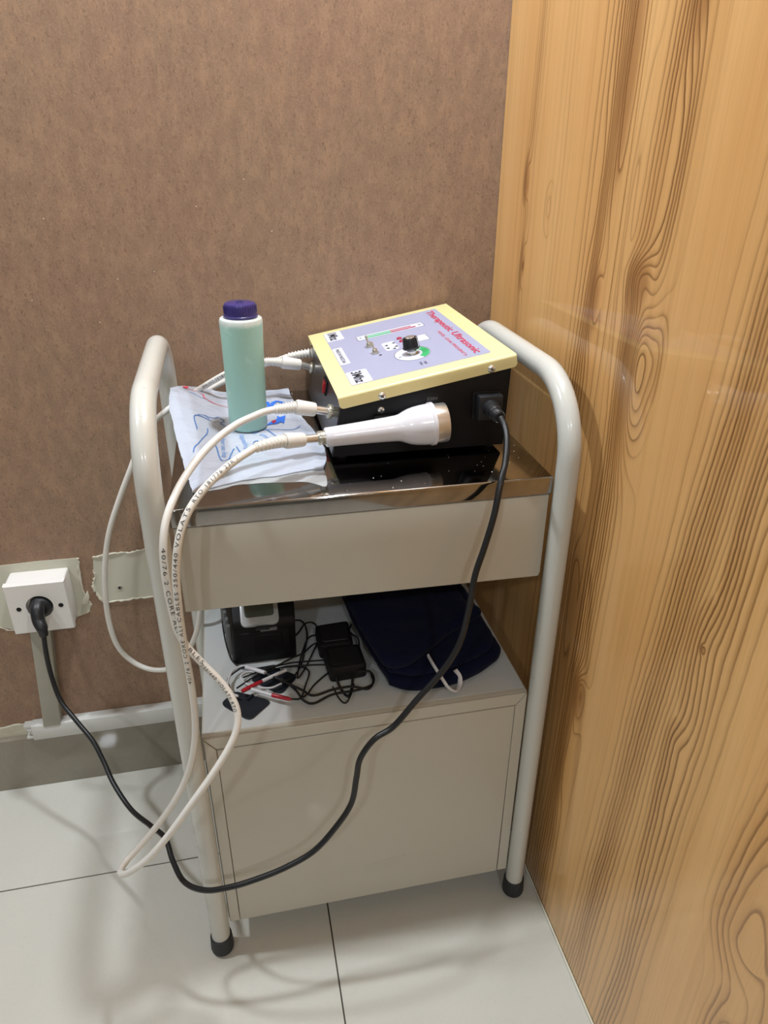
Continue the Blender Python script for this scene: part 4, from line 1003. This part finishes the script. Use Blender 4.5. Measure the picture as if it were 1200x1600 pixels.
# slanted fascia frame: point (a across 0..1, b up slope 0..1)
ua = Vector((-.4205 + .5255, 0, 0)); ub = Vector((0, .085, .055)); un_ = ua.cross(ub).normalized(); f0 = Vector((-.5255, -.290, .585))
def fas(a, b, h): return f0 + ua * a + ub * b + un_ * h
def fas_plate(poly, h0, h1, name, mat, par, bev=.0):
    bm = bmesh.new(); A = [bm.verts.new(fas(p[0], p[1], h0)) for p in poly]; C = [bm.verts.new(fas(p[0], p[1], h1)) for p in poly]; n = len(poly)
    fs = [bm.faces.new(C), bm.faces.new(A[::-1])] + [bm.faces.new((A[i], A[(i+1) % n], C[(i+1) % n], C[i])) for i in range(n)]
    if bev: bmesh.ops.bevel(bm, geom=list(fs[0].edges), offset=bev, segments=2, profile=.5, affect='EDGES')
    return obj(name, bm, mat, par)
bz = fas_plate(rrect(.14, .74, -.10, .92, .09), -.001, .0042, 'screen_frame', M['bezel'], te, .0012)
fas_plate(rrect(.21, .67, .05, .84, .05), .004, .0050, 'screen', M['screen'], bz)
fas_plate(rrect(.36, .58, -.17, -.12, .02), -.001, .0050, 'button', M['black_plug'], te, .001)
obj('front_recess', B(-.515, -.432, -.2966, -.290, .515, .566, .001, 1), M['blackbox'], te)
obj('front_door', B(-.495, -.445, -.2975, -.290, .520, .560, .001, 1), M['blackbox'], te)
obj('clip', B(-.480, -.452, -.2995, -.290, .568, .5735, .001, 1), M['greyslat'], te)
for k in range(6):
    y = -.275 + k * .021; t_ = (y + .2953) / .1653; x = -.5285 - .0195 * t_
    obj('side_slat', B(x - .0045, x + .002, y - .0045, y + .0045, .512, .572, .001, 1), M['greyslat'], te)

# electrode pads
def rounded_quad(pts, r=.18, n=6):
    P = [Vector((p[0], p[1])) for p in pts]; out = []
    for i in range(4):
        a, b, c = P[i-1], P[i], P[(i+1) % 4]; s0 = b.lerp(a, r); s1 = b.lerp(c, r)
        for k in range(n + 1):
            t_ = k / n; out.append(((s0 * (1-t_)**2 + b * 2 * t_ * (1-t_) + s1 * t_**2)).to_tuple())
    return out
def pad(key, zz, label):
    pts = D[key]; c = (sum(p[0] for p in pts)/4, sum(p[1] for p in pts)/4)
    t = thing('electrode_pad', label, 'electrode', (c[0], c[1], zz), 'electrode pads on the lower shelf')
    bm = bmesh.new(); prism(bm, rounded_quad(pts), 'z', zz + .0004, zz + .0034, .0006, 1); obj('rubber_pad', bm, M['pad'], t)
    a = Vector(pts[1]); b = Vector(pts[2]); m = Vector((c[0], c[1], 0)); d_ = (Vector((a.x, a.y, 0)) + Vector((b.x, b.y, 0))) / 2 - m
    tube(bm2 := bmesh.new(), [m + d_ * .35 + Vector((0, 0, zz + .0050)), m + d_ * .98 + Vector((0, 0, zz + .0050))], .0024, 8); obj('lead_sleeve', bm2, M['pad'], t)
pad('PADF', ZS, 'dark rubber electrode pad nearest the shelf front edge, left corner')
pad('PADB', ZS, 'dark rubber electrode pad under the tangled leads, behind the other pad')

# two black packs
def pack(pts, hgt, label, zz=ZS):
    c = (sum(p[0] for p in pts)/4, sum(p[1] for p in pts)/4)
    t = thing('battery_pack', label, 'battery pack', (c[0], c[1], zz), 'black packs on the lower shelf')
    bm = bmesh.new(); prism(bm, rounded_quad(pts, .12, 3), 'z', zz + .0005, zz + hgt, .004, 2); obj('pack_body', bm, M['pack'], t)
    P = [Vector((p[0], p[1], zz + hgt * .55)) for p in pts]
    obj('seam', tube(bmesh.new(), [P[0].lerp(P[1], .1), P[0].lerp(P[1], .9)], .0010, 5), M['black_plug'], t)
    a = Vector((c[0], c[1], zz + hgt)); obj('lid_flap', prism(bmesh.new(), rounded_quad([(c[0] + (p[0]-c[0]) * .8, c[1] + (p[1]-c[1]) * .72) for p in pts], .12, 3), 'z', zz + hgt - .001, zz + hgt + .0016, .0006, 1), M['black_plug'], t)
pack([(-.3845, -.2480), (-.3840, -.3090), (-.3250, -.3090), (-.3240, -.2440)], .030, 'black pack further from the shelf front, beside the monitor')
pack([(-.3790, -.3150), (-.3750, -.3730), (-.3130, -.3700), (-.3160, -.3130)], .030, 'black pack nearer the shelf front, beside navy cloth')
obj_c = obj('pack_clip', tube(bmesh.new(), catmull([(-.365, -.372, ZS + .012), (-.361, -.392, ZS + .004), (-.352, -.414, ZS + .004), (-.343, -.395, ZS + .004), (-.337, -.371, ZS + .012)], 3), .0022, 8), M['black'], None, loc=(-.352, -.395, ZS))
obj_c['label'] = 'black V-shaped wire end in front of the nearer black pack'; obj_c['category'] = 'wire'

# leads
ld = thing('electrode_leads', 'tangle of thin black leads with white and red pins beside pads', 'leads', (-.44, -.36, ZS))
for k in range(13):
    P = catmull([(p[0], p[1], max(p[2], ZS + .003) + .0018 * math.sin(k * 1.7 + i)) for i, p in enumerate(D['WIRE%d' % k])], 8)
    obj('black_lead', tube(bmesh.new(), P, .0014 if k not in (3, 5) else .0020, 8), M['black'], ld)
for key in ('LEADS', 'LEADS2'):
    obj('white_lead', tube(bmesh.new(), catmull(D[key], 8), .0015 if key == 'LEADS2' else .0019, 8), M['cord'], ld)
for key, fr in (('PIN1', .5), ('PIN2', .5), ('PIN3', 0)):
    P = [Vector(p) for p in D[key]]
    if key == 'PIN3': obj('white_sleeve', tube(bmesh.new(), [P[0], P[1]], .0034, 10), M['cord'], ld); continue
    a, b = (P[1], P[2]) if key == 'PIN1' else (P[0], P[1]); c_, d_ = (P[0], P[1]) if key == 'PIN1' else (P[1], P[2])
    obj('white_sleeve', tube(bmesh.new(), [a, b], .0030, 10), M['cord'], ld)
    obj('red_pin', tube(bmesh.new(), [c_, c_.lerp(d_, .1), c_.lerp(d_, .85), d_], [.0030, .0036, .0033, .0020], 10), M['redpin'], ld)

# folded navy cloth
def pillow(outline_pts, zb, hgt, ex=3.2, rings=10, seed=0, dz=lambda x, y: 0.0, bumpy=.002):
    P = catmull(list(outline_pts) + [outline_pts[0]], 6)[:-1]; P = [Vector((p[0], p[1], 0)) for p in P]
    c = sum(P, Vector()) / len(P); bm = bmesh.new(); lay = []
    prof = []
    for k in range(-6, 7):
        a = k / 6; prof.append(((1 - abs(a) ** ex) ** (1 / ex) if abs(a) < 1 else 0, a))
    for (rr, a) in prof:
        s_ = 1 - (1 - rr) * 0.16; lay.append([bm.verts.new((c.x + (p.x - c.x) * s_, c.y + (p.y - c.y) * s_, zb + hgt * (a + 1) / 2)) for p in P])
    n = len(P)
    for a, b in zip(lay, lay[1:]):
        for k in range(n): bm.faces.new((a[k], a[(k+1) % n], b[(k+1) % n], b[k]))
    top = lay[-1]
    for q in range(1, rings):
        f = 1 - q / rings; nx = [bm.verts.new((c.x + (v.co.x - c.x) * f, c.y + (v.co.y - c.y) * f, zb + hgt)) for v in lay[-1]]
        for k in range(n): bm.faces.new((top[k], top[(k+1) % n], nx[(k+1) % n], nx[k]))
        top = nx
    cv = bm.verts.new((c.x, c.y, zb + hgt))
    for k in range(n): bm.faces.new((top[k], top[(k+1) % n], cv))
    bm.faces.new(lay[0][::-1])
    for v in bm.verts:
        f = max(0, (v.co.z - zb) / hgt)
        v.co.z += f * (bumpy * mn.noise(Vector((v.co.x * 22 + seed, v.co.y * 22, seed))) + dz(v.co.x, v.co.y))
        w = bumpy * 0.8 * mn.noise(Vector((v.co.x * 40, v.co.z * 60 + seed, v.co.y * 40))); v.co.x += w; v.co.y += w
    return bm
cl = thing('folded_cloth', 'folded navy blue cloth bag at right of lower shelf', 'bag', (-.19, -.27, ZS))
low = [(-.282, -.405), (-.250, -.426), (-.200, -.426), (-.150, -.416), (-.105, -.392), (-.081, -.372), (-.076, -.345), (-.083, -.285), (-.098, -.16), (-.20, -.08), (-.31, -.09), (-.318, -.16), (-.305, -.28)]
obj('lower_fold', pillow(low, ZS + .0006, .026, 2.6, seed=1, bumpy=.0025), M['navy'], cl)
mid_ = [(-.282, -.402), (-.245, -.417), (-.19, -.412), (-.13, -.394), (-.092, -.362), (-.088, -.30), (-.10, -.15), (-.20, -.09), (-.31, -.10), (-.316, -.2)]
obj('middle_fold', pillow(mid_, ZS + .025, .018, 2.2, seed=4, bumpy=.002), M['navy'], cl)
upr = [(-.292, -.402), (-.275, -.414), (-.245, -.405), (-.205, -.375), (-.160, -.340), (-.110, -.312), (-.093, -.300), (-.096, -.285), (-.112, -.255), (-.120, -.16), (-.20, -.09), (-.31, -.10), (-.322, -.18), (-.31, -.31)]
obj('upper_fold', pillow(upr, ZS + .040, .022, 2.2, seed=9, bumpy=.003), M['navy'], cl)
obj('white_loop', tube(bmesh.new(), catmull([Vector(p) + Vector((0, -.004, 0)) for p in D['BAGLOOP']], 8), .0042, 10, flat=.5), M['cord'], cl, label='white cord loop hanging from the cloth')
